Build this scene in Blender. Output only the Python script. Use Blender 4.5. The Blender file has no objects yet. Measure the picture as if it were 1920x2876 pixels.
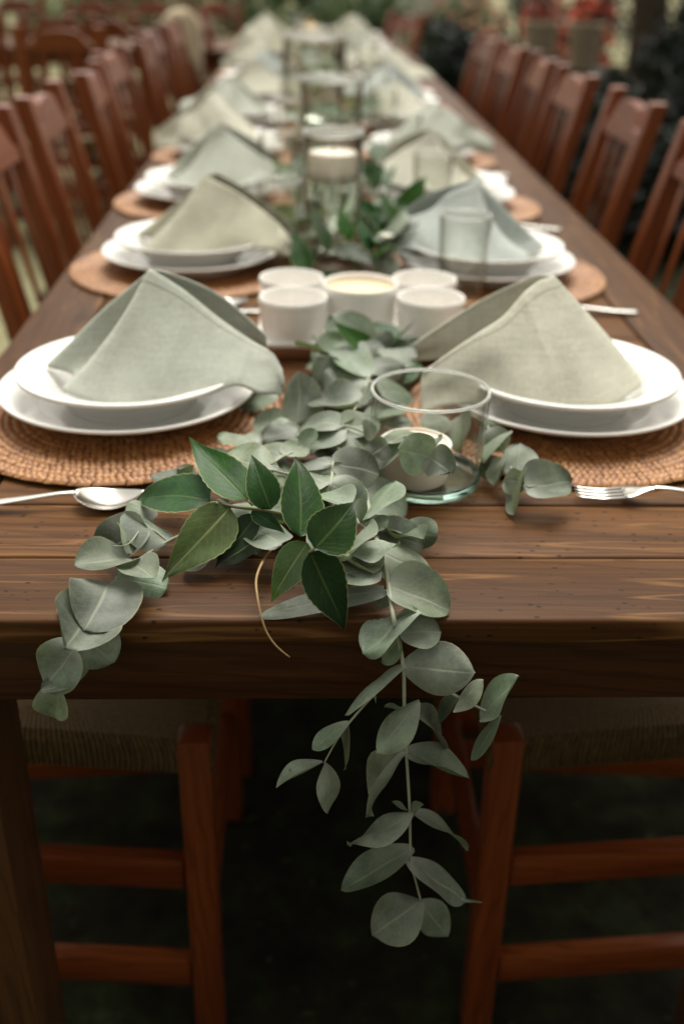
import bpy, bmesh, math, random
from mathutils import Vector, Matrix, Euler
from math import sin, cos, pi, radians
random.seed(11)
S = bpy.context.scene
COL = S.collection
# ------------------------------------------------------------------ camera
cd = bpy.data.cameras.new('camera'); cam = bpy.data.objects.new('camera', cd); COL.objects.link(cam)
cd.sensor_fit = 'VERTICAL'; cd.sensor_height = 36.0; cd.sensor_width = 24.0; cd.lens = 37.55
cd.clip_start = 0.02; cd.clip_end = 400
R_, U_, B_ = (0.99945739, -0.02820099, 0.01701863), (-0.00202757, 0.46302779, 0.88634144), (-0.0328758, -0.88589501, 0.46271937)
m = Matrix(((R_[0], U_[0], B_[0], -.06), (R_[1], U_[1], B_[1], -.66), (R_[2], U_[2], B_[2], 1.195), (0, 0, 0, 1)))
cam.matrix_world = m
cd.dof.use_dof = True; cd.dof.focus_distance = 0.80; cd.dof.aperture_fstop = 3.3
S.camera = cam
# ------------------------------------------------------------------ sky and sun: bright overcast
W = bpy.data.worlds.new('World'); S.world = W; W.use_nodes = True
nt = W.node_tree; nt.nodes.clear()
sky = nt.nodes.new('ShaderNodeTexSky'); sky.sky_type = 'NISHITA'; sky.sun_disc = False
SUN_EL, SUN_AZ = 62, 8
sky.sun_elevation = radians(SUN_EL); sky.sun_rotation = radians(SUN_AZ); sky.dust_density = 4.0; sky.air_density = 1.0; sky.ozone_density = 1.0
hs = nt.nodes.new('ShaderNodeHueSaturation'); hs.inputs['Saturation'].default_value = .0
mx = nt.nodes.new('ShaderNodeMix'); mx.data_type = 'RGBA'; mx.blend_type = 'MULTIPLY'; mx.inputs[0].default_value = 1
mx.inputs[7].default_value = (1.0, .965, .865, 1)
bgn = nt.nodes.new('ShaderNodeBackground'); bgn.inputs[1].default_value = .095
wo = nt.nodes.new('ShaderNodeOutputWorld')
nt.links.new(sky.outputs[0], hs.inputs['Color']); nt.links.new(hs.outputs[0], mx.inputs[6])
nt.links.new(mx.outputs[2], bgn.inputs[0]); nt.links.new(bgn.outputs[0], wo.inputs[0])
sl = bpy.data.lights.new('sun', 'SUN'); sl.energy = 1.4; sl.angle = radians(38); sl.color = (1, .96, .88)
so = bpy.data.objects.new('sun', sl); COL.objects.link(so)
so.rotation_euler = Euler((radians(-(90 - SUN_EL)), 0, radians(-SUN_AZ)), 'XYZ')
S.view_settings.view_transform = 'Standard'; S.view_settings.look = 'None'
S.view_settings.exposure = 1.12; S.view_settings.gamma = 1.0
S.render.engine = 'CYCLES'; S.cycles.use_denoising = True; S.cycles.max_bounces = 10; S.cycles.transparent_max_bounces = 24
T = .76

# ------------------------------------------------------------------ helpers
def link(o, parent=None):
    COL.objects.link(o)
    if parent is not None: o.parent = parent
    return o
def tag(o, label=None, cat=None, group=None, kind=None):
    if label: o['label'] = label
    if cat: o['category'] = cat
    if group: o['group'] = group
    if kind: o['kind'] = kind
    return o
def empty(name, loc=(0, 0, 0), rz=0, label=None, cat=None, group=None):
    o = bpy.data.objects.new(name, None); o.empty_display_size = .05; link(o)
    o.location = loc; o.rotation_euler = (0, 0, rz)
    return tag(o, label, cat, group)
def mesh(name, v, f, mat, smooth=True, uv=None):
    me = bpy.data.meshes.new(name); me.from_pydata([tuple(p) for p in v], [], f)
    me.materials.append(mat)
    if smooth: me.polygons.foreach_set('use_smooth', [True] * len(me.polygons))
    if uv:
        l = me.uv_layers.new(name='UVMap')
        for lp in me.loops: l.data[lp.index].uv = uv[lp.vertex_index]
    me.update(); return me
def put(name, me, parent=None, loc=(0, 0, 0), rot=(0, 0, 0), sc=None):
    o = bpy.data.objects.new(name, me); link(o, parent); o.location = loc; o.rotation_euler = rot
    if sc: o.scale = sc
    return o
def copy_tree(o, parent=None):
    c = o.copy(); link(c, parent)
    for ch in list(o.children): copy_tree(ch, c)
    return c
_bx = {}
def box(sx, sy, sz, mat, bev=.003, seg=2):
    k = (round(sx, 4), round(sy, 4), round(sz, 4), mat.name, bev)
    if k in _bx: return _bx[k]
    bm = bmesh.new(); bmesh.ops.create_cube(bm, size=1)
    bmesh.ops.scale(bm, vec=(sx, sy, sz), verts=bm.verts)
    if bev: bmesh.ops.bevel(bm, geom=bm.edges[:], offset=bev, segments=seg, affect='EDGES', profile=.5)
    me = bpy.data.meshes.new('box'); bm.to_mesh(me); bm.free(); me.materials.append(mat)
    for p in me.polygons: p.use_smooth = True
    try: me.set_sharp_from_angle(angle=radians(35))
    except Exception: pass
    _bx[k] = me; return me
def lathe(prof, mat, n=64):
    v, f, k = [], [], len(prof)
    for i in range(n):
        a = 2 * pi * i / n
        for r, z in prof: v.append((r * cos(a), r * sin(a), z))
    for i in range(n):
        j = (i + 1) % n
        for q in range(k - 1): f.append((i * k + q, j * k + q, j * k + q + 1, i * k + q + 1))
    me = mesh('lathe', v, f, mat)
    bm = bmesh.new(); bm.from_mesh(me); bmesh.ops.remove_doubles(bm, verts=bm.verts, dist=1e-6)
    bmesh.ops.recalc_face_normals(bm, faces=bm.faces); bm.to_mesh(me); bm.free()
    return me
def smooth_prof(p, n=4):
    out = []
    for i in range(len(p) - 1):
        a, b, c, d = p[max(i - 1, 0)], p[i], p[i + 1], p[min(i + 2, len(p) - 1)]
        for s in range(n):
            out.append(cr(a, b, c, d, s / n))
    out.append(tuple(p[-1])); return out
def cr(a, b, c, d, t):
    return tuple(.5 * (2 * y + (z - x) * t + (2 * x - 5 * y + 4 * z - w) * t * t + (3 * y - x - 3 * z + w) * t ** 3) for x, y, z, w in zip(a, b, c, d))
def tube(pts, r0, r1, mat, seg=6, sub=4, sx=1.0):
    P = smooth_prof([tuple(p) for p in pts], sub) if len(pts) > 2 else [tuple(p) for p in pts]
    P = [Vector(p) for p in P]; n = len(P); v, f = [], []
    up = Vector((0, 0, 1)); prev = None
    for i, p in enumerate(P):
        t = (P[min(i + 1, n - 1)] - P[max(i - 1, 0)]).normalized()
        a = prev if prev is not None else (up.cross(t) if abs(t.z) < .95 else Vector((1, 0, 0)))
        a = (a - t * a.dot(t)).normalized(); b = t.cross(a); prev = a
        r = r0 + (r1 - r0) * i / (n - 1)
        for k in range(seg):
            q = 2 * pi * k / seg; v.append(p + a * (r * sx * cos(q)) + b * (r * sin(q)))
    for i in range(n - 1):
        for k in range(seg):
            j = (k + 1) % seg; f.append((i * seg + k, i * seg + j, (i + 1) * seg + j, (i + 1) * seg + k))
    f.append(tuple(range(seg))[::-1]); f.append(tuple((n - 1) * seg + k for k in range(seg)))
    return mesh('tube', v, f, mat)

# ------------------------------------------------------------------ materials
class NT:
    def __init__(s, name):
        s.m = bpy.data.materials.new(name); s.m.use_nodes = True; s.t = s.m.node_tree; s.t.nodes.clear()
        s.out = s.n('ShaderNodeOutputMaterial')
    def n(s, ty, **k):
        o = s.t.nodes.new(ty)
        for a, b in k.items(): setattr(o, a, b)
        return o
    def l(s, a, b): s.t.links.new(a, b)
    def val(s, sock, v):
        if hasattr(v, 'is_output'): s.l(v, sock)
        else: sock.default_value = v
    def math(s, op, a, b=None, c=None, clamp=False):
        o = s.n('ShaderNodeMath', operation=op, use_clamp=clamp); s.val(o.inputs[0], a)
        if b is not None: s.val(o.inputs[1], b)
        if c is not None: s.val(o.inputs[2], c)
        return o.outputs[0]
    def mix(s, fac, a, b, mode='MIX'):
        o = s.n('ShaderNodeMix', data_type='RGBA', blend_type=mode); s.val(o.inputs[0], fac)
        for i, q in ((6, a), (7, b)):
            if hasattr(q, 'is_output'): s.l(q, o.inputs[i])
            else: o.inputs[i].default_value = (*q, 1) if len(q) == 3 else q
        return o.outputs[2]
    def obj(s): return s.n('ShaderNodeTexCoord').outputs['Object']
    def rnd(s): return s.n('ShaderNodeObjectInfo').outputs['Random']
    def mapping(s, vec, scale=(1, 1, 1), loc=None, rot=None):
        o = s.n('ShaderNodeMapping'); s.l(vec, o.inputs[0]); o.inputs['Scale'].default_value = scale
        if rot: o.inputs['Rotation'].default_value = rot
        if loc is not None: s.val(o.inputs['Location'], loc)
        return o.outputs[0]
    def noise(s, vec, scale, detail=4, rough=.55, dist=0):
        o = s.n('ShaderNodeTexNoise'); s.l(vec, o.inputs['Vector']); o.inputs['Scale'].default_value = scale
        o.inputs['Detail'].default_value = detail; o.inputs['Roughness'].default_value = rough; o.inputs['Distortion'].default_value = dist
        return o.outputs[0]
    def ramp(s, fac, stops):
        o = s.n('ShaderNodeValToRGB'); s.l(fac, o.inputs[0]); e = o.color_ramp.elements
        while len(e) < len(stops): e.new(.5)
        for q, (p, c) in zip(e, stops):
            q.position = p; q.color = (c, c, c, 1) if not hasattr(c, '__len__') else (*c, 1)
        return o.outputs[0]
    def bump(s, h, strength=.3, dist=.001, normal=None):
        o = s.n('ShaderNodeBump'); s.l(h, o.inputs['Height']); o.inputs['Strength'].default_value = strength; o.inputs['Distance'].default_value = dist
        if normal is not None: s.l(normal, o.inputs['Normal'])
        return o.outputs[0]
    def pbr(s, color, rough=.5, normal=None, spec=.5, **k):
        b = s.n('ShaderNodeBsdfPrincipled')
        if hasattr(color, 'is_output'): s.l(color, b.inputs['Base Color'])
        else: b.inputs['Base Color'].default_value = (*color, 1)
        s.val(b.inputs['Roughness'], rough); b.inputs['Specular IOR Level'].default_value = spec
        if normal is not None: s.l(normal, b.inputs['Normal'])
        for a, q in k.items(): s.val(b.inputs[a.replace('_', ' ')], q)
        return b.outputs[0]
    def done(s, sh): s.l(sh, s.out.inputs[0]); return s.m

def wood(name, cols, rough=(.3, .5), axis=0, freq=1.0, pits=True, spec=.5, bump=.25, streak=None):
    t = NT(name); r = t.rnd()
    cmb = t.n('ShaderNodeCombineXYZ')
    for i, k in enumerate((7.3, 3.1, 5.7)): t.l(t.math('MULTIPLY', r, k), cmb.inputs[i])
    sc = [9 * freq] * 3; sc[axis] = .55 * freq
    base = t.mapping(t.obj(), (1, 1, 1), cmb.outputs[0])
    v = t.mapping(base, tuple(sc))
    warp = t.noise(v, 1.1, 2, .5)
    w2 = t.n('ShaderNodeVectorMath', operation='SCALE'); t.l(warp, w2.inputs[0]); w2.inputs['Scale'].default_value = .1
    cz = t.n('ShaderNodeVectorMath', operation='ADD'); t.l(v, cz.inputs[0])
    wv = t.n('ShaderNodeCombineXYZ')
    for i in range(3): t.l(t.math('MULTIPLY', warp, .55 if i != axis else 0), wv.inputs[i])
    t.l(wv.outputs[0], cz.inputs[1])
    g = t.noise(cz.outputs[0], 2.2, 6, .6)
    sc2 = [380 * freq] * 3; sc2[axis] = 5.0 * freq
    fine = t.noise(t.mapping(base, tuple(sc2)), 1.0, 3, .6)
    mid = t.noise(t.mapping(base, tuple(x * .3 for x in sc2)), 1.0, 4, .65)
    f = t.math('ADD', t.math('MULTIPLY', g, .45), t.math('ADD', t.math('MULTIPLY', fine, .28), t.math('MULTIPLY', mid, .27)))
    c = t.ramp(f, [(.32, cols[0]), (.45, cols[1]), (.57, cols[2]), (.72, cols[3])])
    c = t.mix(t.math('MULTIPLY', r, .55), c, cols[0])
    if streak:
        sv = t.noise(cz.outputs[0], 5.5, 1, .4)
        k = t.ramp(sv, [(.55, 0.), (.585, 1.), (.615, 0.), (.7, 0.)])
        c = t.mix(t.math('MULTIPLY', k, .38), c, streak)
    h = t.math('ADD', t.math('MULTIPLY', fine, .5), t.math('MULTIPLY', g, .5))
    # fine latewood lines
    wsc = [1.0] * 3; wsc[axis] = .10
    wt = t.n('ShaderNodeTexWave', wave_type='BANDS', bands_direction='DIAGONAL'); t.l(t.mapping(base, tuple(wsc)), wt.inputs['Vector'])
    wt.inputs['Scale'].default_value = 40 * freq; wt.inputs['Distortion'].default_value = 9; wt.inputs['Detail'].default_value = 3; wt.inputs['Detail Scale'].default_value = .9; wt.inputs['Detail Roughness'].default_value = .6
    late = t.ramp(wt.outputs[1], [(.0, 1.), (.10, .8), (.26, 0.)])
    c = t.mix(t.math('MULTIPLY', late, .5), c, tuple(x * .45 for x in cols[1]))
    h = t.math('SUBTRACT', h, t.math('MULTIPLY', late, .25))
    if pits:
        # scattered knots
        ks = [5.0] * 3; ks[axis] = 2.6
        kv = t.n('ShaderNodeTexVoronoi'); t.l(t.mapping(base, tuple(ks)), kv.inputs['Vector']); kv.inputs['Scale'].default_value = 1; kv.inputs['Randomness'].default_value = 1
        kd = kv.outputs['Distance']; wob = t.math('ADD', kd, t.math('MULTIPLY', t.math('SUBTRACT', mid, .5), .03))
        km = t.ramp(wob, [(.035, 1.), (.075, .55), (.13, 0.)])
        rg_ = t.math('ABSOLUTE', t.math('SINE', t.math('MULTIPLY', wob, 130)))
        c = t.mix(t.math('MULTIPLY', km, t.math('ADD', .35, t.math('MULTIPLY', rg_, .4))), c, tuple(x * .5 for x in cols[0]))
        vo = t.n('ShaderNodeTexVoronoi'); t.l(t.mapping(base, (70, 110, 110)), vo.inputs['Vector']); vo.inputs['Scale'].default_value = 1
        pm = t.noise(base, 13, 2, .5)
        pk = t.math('MULTIPLY', t.ramp(vo.outputs['Distance'], [(.10, 1.), (.2, 0.)]), t.ramp(pm, [(.45, 0.), (.53, 1.)]))
        c = t.mix(t.math('MULTIPLY', pk, .85), c, (.012, .007, .004)); h = t.math('SUBTRACT', h, t.math('MULTIPLY', pk, .8))
    rr = t.math('ADD', rough[0], t.math('MULTIPLY', t.noise(t.mapping(base, (6, 6, 6)), 1.0, 4), (rough[1] - rough[0]) * 1.3))
    return t.done(t.pbr(c, rr, t.bump(h, bump, .0012), spec))
M = {}
TW = [(.030, .0110, .0038), (.093, .0385, .0124), (.142, .063, .0215), (.225, .110, .041)]
M['table_x'] = wood('table_wood_cross', TW, (.34, .55), 0, spec=.11, streak=(.30, .15, .055))
M['table_y'] = wood('table_wood_long', TW, (.34, .55), 1, spec=.11, streak=(.30, .15, .055))
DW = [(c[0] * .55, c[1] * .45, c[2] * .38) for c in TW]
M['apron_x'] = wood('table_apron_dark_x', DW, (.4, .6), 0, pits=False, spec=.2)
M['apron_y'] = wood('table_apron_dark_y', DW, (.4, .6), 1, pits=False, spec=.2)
M['table_z'] = wood('table_wood_leg', TW, (.3, .5), 2, pits=False)
CW = [(.095, .018, .005), (.185, .042, .0100), (.265, .068, .0165), (.36, .112, .031)]
M['chair_x'] = wood('chair_wood_x', CW, (.24, .4), 0, 1.2, False, bump=.1, spec=.35)
M['chair_y'] = wood('chair_wood_y', CW, (.24, .4), 1, 1.2, False, bump=.1, spec=.35)
M['chair_z'] = wood('chair_wood_z', CW, (.24, .4), 2, 1.2, False, bump=.1, spec=.35)
M['tray'] = wood('tray_wood', [(.10, .03, .01), (.17, .06, .02), (.22, .085, .03), (.28, .12, .045)], (.4, .6), 0, 1.5, False)

def plain(name, col, rough=.5, spec=.5, nscale=None, namp=.12, bumps=0, **k):
    t = NT(name); c = col; nrm = None
    if nscale:
        nz = t.noise(t.obj(), nscale, 5)
        c = t.mix(nz, tuple(x * (1 - namp) for x in col), tuple(min(1, x * (1 + namp)) for x in col))
        if bumps: nrm = t.bump(nz, bumps, .002)
    return t.done(t.pbr(c, rough, nrm, spec, **k))
M['ceramic'] = plain('white_ceramic', (.80, .79, .76), .13, .5, 6, .02)
M['ramekin'] = plain('ramekin_ceramic', (.85, .825, .785), .22, .5, 9, .03)
M['wax'] = plain('candle_wax', (.80, .73, .64), .5, .4, 12, .04, Subsurface_Weight=.25, Subsurface_Radius=(.02, .012, .008), Subsurface_Scale=.5)
M['butter'] = plain('pale_yellow_wax', (.85, .66, .40), .45, .4, 14, .08, .05)
M['wick'] = plain('wick', (.05, .04, .03), .9)
M['steel'] = plain('stainless_steel', (.66, .64, .60), .2, .5, Metallic=1.0)
M['brass'] = plain('brass', (.36, .25, .11), .5, .5, Metallic=1.0)
M['bottle'] = plain('dark_bottle_glass', (.008, .014, .008), .08)
M['bottle_foil'] = plain('bottle_foil', (.16, .03, .02), .35)

def linen(name, col):
    t = NT(name); o = t.obj(); r = t.rnd()
    a = t.n('ShaderNodeTexWave', wave_type='BANDS', bands_direction='X'); b = t.n('ShaderNodeTexWave', wave_type='BANDS', bands_direction='Z')
    for w in (a, b):
        t.l(o, w.inputs['Vector']); w.inputs['Scale'].default_value = 420; w.inputs['Distortion'].default_value = 1.5; w.inputs['Detail'].default_value = 1
    wv = t.math('MULTIPLY', t.math('ADD', a.outputs[1], b.outputs[1]), .5)
    sl_ = t.noise(t.mapping(o, (260, 260, 30)), 1, 3); s2 = t.noise(t.mapping(o, (30, 30, 320)), 1, 3)
    big = t.noise(o, 22, 4)
    f = t.math('ADD', t.math('MULTIPLY', t.math('ADD', sl_, s2), .3), t.math('MULTIPLY', big, .4))
    c = t.ramp(f, [(.3, tuple(x * .74 for x in col)), (.5, col), (.72, tuple(min(1, x * 1.22) for x in col))])
    cr_ = t.noise(t.mapping(o, (14, 14, 9)), 1, 5, .6, .6)
    nb = t.bump(t.math('ADD', t.math('MULTIPLY', wv, .08), cr_), .35, .006)
    nb = t.bump(t.math('ADD', wv, sl_), .3, .0005, nb)
    uvn = t.n('ShaderNodeUVMap'); sp = t.n('ShaderNodeSeparateXYZ'); t.l(uvn.outputs[0], sp.inputs[0])
    hem = t.ramp(sp.outputs[1], [(.0, 1.), (.085, 1.), (.095, 0.), (.905, 0.), (.915, 1.), (1., 1.)])
    nb = t.bump(hem, .5, .0012, nb)
    ux = t.math('ADD', sp.outputs[0], t.math('MULTIPLY', t.math('SUBTRACT', big, .5), .03))
    crs = t.math('MAXIMUM', t.ramp(ux, [(.605, 0.), (.63, 1.), (.655, 0.)]), t.ramp(ux, [(.79, 0.), (.805, .7), (.82, 0.)]))
    nb = t.bump(crs, .55, .0025, nb)
    ln = t.ramp(sp.outputs[1], [(.075, 0.), (.088, 1.), (.10, 0.), (.90, 0.), (.912, 1.), (.925, 0.)])
    c = t.mix(t.math('MULTIPLY', ln, .35), c, tuple(x * .55 for x in col))
    p = t.pbr(c, .85, nb, .15, Sheen_Weight=.25)
    tr = t.n('ShaderNodeBsdfTranslucent'); t.l(c, tr.inputs[0])
    ms = t.n('ShaderNodeMixShader'); ms.inputs[0].default_value = .12; t.l(p, ms.inputs[1]); t.l(tr.outputs[0], ms.inputs[2])
    return t.done(ms.outputs[0])
M['linen0'] = linen('linen_sage', (.52, .545, .47)); M['linen1'] = linen('linen_beige_green', (.62, .61, .50))
M['linen2'] = linen('linen_blue_grey', (.50, .545, .515)); M['linen3'] = linen('linen_olive', (.50, .485, .375))
M['linen4'] = linen('linen_cream', (.62, .52, .36))

def leafmat(name, top, vein, edge, rough, spec, var, veinamt, bloom=0, transl=.15):
    t = NT(name); uv = t.n('ShaderNodeUVMap'); sp = t.n('ShaderNodeSeparateXYZ'); t.l(uv.outputs[0], sp.inputs[0])
    u, v = sp.outputs[0], sp.outputs[1]
    av = t.math('ABSOLUTE', t.math('MULTIPLY', t.math('SUBTRACT', v, .5), 2))
    rib = t.ramp(av, [(.0, 1.), (.028, .75), (.075, 0.)])
    rib = t.math('MULTIPLY', rib, t.ramp(u, [(.0, 1.), (.75, .75), (1., .25)]))
    ph = t.math('ADD', t.math('MULTIPLY', t.math('SUBTRACT', u, t.math('MULTIPLY', av, .33)), 9), t.math('MULTIPLY', t.noise(uv.outputs[0], 7, 2), .9))
    sv = t.math('ABSOLUTE', t.math('SUBTRACT', t.math('FRACT', ph), .5))
    side = t.math('MULTIPLY', t.ramp(sv, [(.0, 1.), (.05, .3), (.1, 0.)]), .22)
    ve = t.math('MAXIMUM', rib, side)
    o = t.obj(); r = t.rnd()
    off = t.n('ShaderNodeCombineXYZ')
    for i in range(3): t.l(t.math('MULTIPLY', r, 3.7 + i), off.inputs[i])
    om = t.mapping(o, (1, 1, 1), off.outputs[0])
    nz = t.noise(om, 38, 5, .6); fn = t.noise(om, 420, 2)
    lo = tuple(x * (1 - var) for x in top); hi = tuple(min(1, x * (1 + var)) for x in top)
    c = t.ramp(t.math('ADD', t.math('MULTIPLY', nz, .8), t.math('MULTIPLY', fn, .2)), [(.34, lo), (.5, top), (.66, hi)])
    hsv = t.n('ShaderNodeHueSaturation'); t.l(c, hsv.inputs['Color'])
    t.l(t.math('ADD', .52, t.math('MULTIPLY', r, .85)), hsv.inputs['Value']); t.l(t.math('ADD', .462, t.math('MULTIPLY', t.math('FRACT', t.math('MULTIPLY', r, 7.1)), .055)), hsv.inputs['Hue'])
    t.l(t.math('ADD', .8, t.math('MULTIPLY', t.math('FRACT', t.math('MULTIPLY', r, 3.3)), .4)), hsv.inputs['Saturation'])
    c = hsv.outputs[0]
    if bloom:
        bl = t.math('MULTIPLY', t.ramp(u, [(.0, 1.), (.22, .35), (.6, 0.)]), bloom)
        c = t.mix(bl, c, (.42, .45, .40))
    spots = t.ramp(t.noise(om, 90, 2, .4), [(.2, 1.), (.26, 0.)])
    c = t.mix(t.math('MULTIPLY', spots, .6), c, (.05, .035, .02))
    c = t.mix(t.math('MULTIPLY', ve, veinamt), c, vein)
    ed = t.ramp(av, [(.935, 0.), (.985, 1.)])
    c = t.mix(t.math('MULTIPLY', ed, .5 if name[0] == 'c' else .3), c, edge)
    nb = t.bump(t.math('ADD', t.math('MULTIPLY', ve, -.6), t.math('MULTIPLY', nz, 1.2)), .4, .0012)
    p = t.pbr(c, t.math('ADD', rough - .1, t.math('MULTIPLY', nz, .2)), nb, spec)
    tr = t.n('ShaderNodeBsdfTranslucent'); t.l(t.mix(1, c, (1.0, 1.25, .55), 'MULTIPLY'), tr.inputs[0])
    ms = t.n('ShaderNodeMixShader'); ms.inputs[0].default_value = transl; t.l(p, ms.inputs[1]); t.l(tr.outputs[0], ms.inputs[2])
    return t.done(ms.outputs[0])
M['e'] = leafmat('eucalyptus_leaf', (.162, .205, .145), (.36, .40, .29), (.33, .30, .15), .47, .34, .45, .5, .65, .15)
M['h'] = M['e']
M['c'] = leafmat('camellia_leaf', (.012, .052, .010), (.14, .21, .06), (.42, .45, .22), .38, .16, .4, .35, 0, .05)
M['u'] = leafmat('camellia_leaf_pale', (.062, .130, .030), (.40, .42, .20), (.40, .44, .2), .4, .45, .4, .7, 0, .15)
M['stem_e'] = plain('eucalyptus_stem', (.34, .36, .26), .55, .4, 60, .25)
M['stem_c'] = plain('camellia_stem', (.13, .12, .05), .55, .4, 60, .3)
M['dry'] = plain('dry_grass_blade', (.33, .22, .10), .6, .3, 90, .3)

def rattan(name):
    t = NT(name); at = t.n('ShaderNodeUVMap'); o = t.obj()
    nz = t.noise(at.outputs[0], 60, 3); big = t.noise(o, 16, 3)
    f = t.math('ADD', t.math('MULTIPLY', nz, .65), t.math('MULTIPLY', big, .35))
    c = t.ramp(f, [(.3, (.12, .042, .012)), (.45, (.28, .115, .036)), (.6, (.42, .200, .070)), (.75, (.56, .32, .135))])
    return t.done(t.pbr(c, .42, None, .45))
M['rattan'] = rattan('rattan'); M['rattan_base'] = plain('rattan_base', (.10, .04, .014), .8, .2, 200, .4)
def rush():
    t = NT('rush_cord'); nz = t.noise(t.mapping(t.obj(), (300, 300, 40)), 1, 3)
    c = t.ramp(nz, [(.3, (.05, .028, .009)), (.6, (.13, .08, .027)), (.8, (.20, .13, .05))])
    return t.done(t.pbr(c, .7, t.bump(nz, .4, .002), .3))
M['rush'] = rush()
def thin_glass(name, tint, pw=3.0):
    # thin clear wall: schlick reflection over tinted straight-through light
    t = NT(name); lw = t.n('ShaderNodeLayerWeight'); lw.inputs[0].default_value = .5
    fr = t.math('ADD', .03, t.math('MULTIPLY', t.math('POWER', lw.outputs['Facing'], 4), .65))
    tc = t.mix(t.math('POWER', lw.outputs['Facing'], pw), (.98, .985, .975), tint)
    tr = t.n('ShaderNodeBsdfTransparent'); t.l(tc, tr.inputs[0])
    gl = t.n('ShaderNodeBsdfGlossy'); gl.inputs['Roughness'].default_value = .03; gl.inputs[0].default_value = (1, 1, 1, 1)
    ms = t.n('ShaderNodeMixShader'); t.l(fr, ms.inputs[0]); t.l(tr.outputs[0], ms.inputs[1]); t.l(gl.outputs[0], ms.inputs[2])
    return t.done(ms.outputs[0])
def solid_glass(name, col, ior):
    t = NT(name); g = t.n('ShaderNodeBsdfGlass'); g.inputs[0].default_value = (*col, 1); g.inputs['IOR'].default_value = ior; g.inputs['Roughness'].default_value = .01
    return t.done(g.outputs[0])
M['glass'] = thin_glass('clear_glass', (.42, .48, .45), 4)
M['glass_warm'] = thin_glass('clear_glass_tumbler', (.30, .27, .20), 3)
M['glass_tall'] = thin_glass('clear_glass_cylinder', (.20, .17, .11), 2.0)
M['glass_base'] = solid_glass('thick_glass_foot', (.90, .975, .95), 1.5)
M['water'] = solid_glass('water', (.96, .98, .96), 1.33)

def rim_glass():
    # glass lip: white mixed into the colour for the sky's brightness on it
    t = NT('glass_lip'); g = t.n('ShaderNodeBsdfGlass'); g.inputs['Roughness'].default_value = .25; g.inputs['IOR'].default_value = 1.45
    d = t.n('ShaderNodeBsdfTranslucent'); d.inputs[0].default_value = (.85, .87, .83, 1); d2 = t.n('ShaderNodeBsdfDiffuse'); d2.inputs[0].default_value = (.8, .82, .78, 1)
    a = t.n('ShaderNodeMixShader'); a.inputs[0].default_value = .5; t.l(d.outputs[0], a.inputs[1]); t.l(d2.outputs[0], a.inputs[2])
    m_ = t.n('ShaderNodeMixShader'); m_.inputs[0].default_value = .42; t.l(g.outputs[0], m_.inputs[1]); t.l(a.outputs[0], m_.inputs[2])
    return t.done(m_.outputs[0])
M['lip'] = rim_glass()
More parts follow.
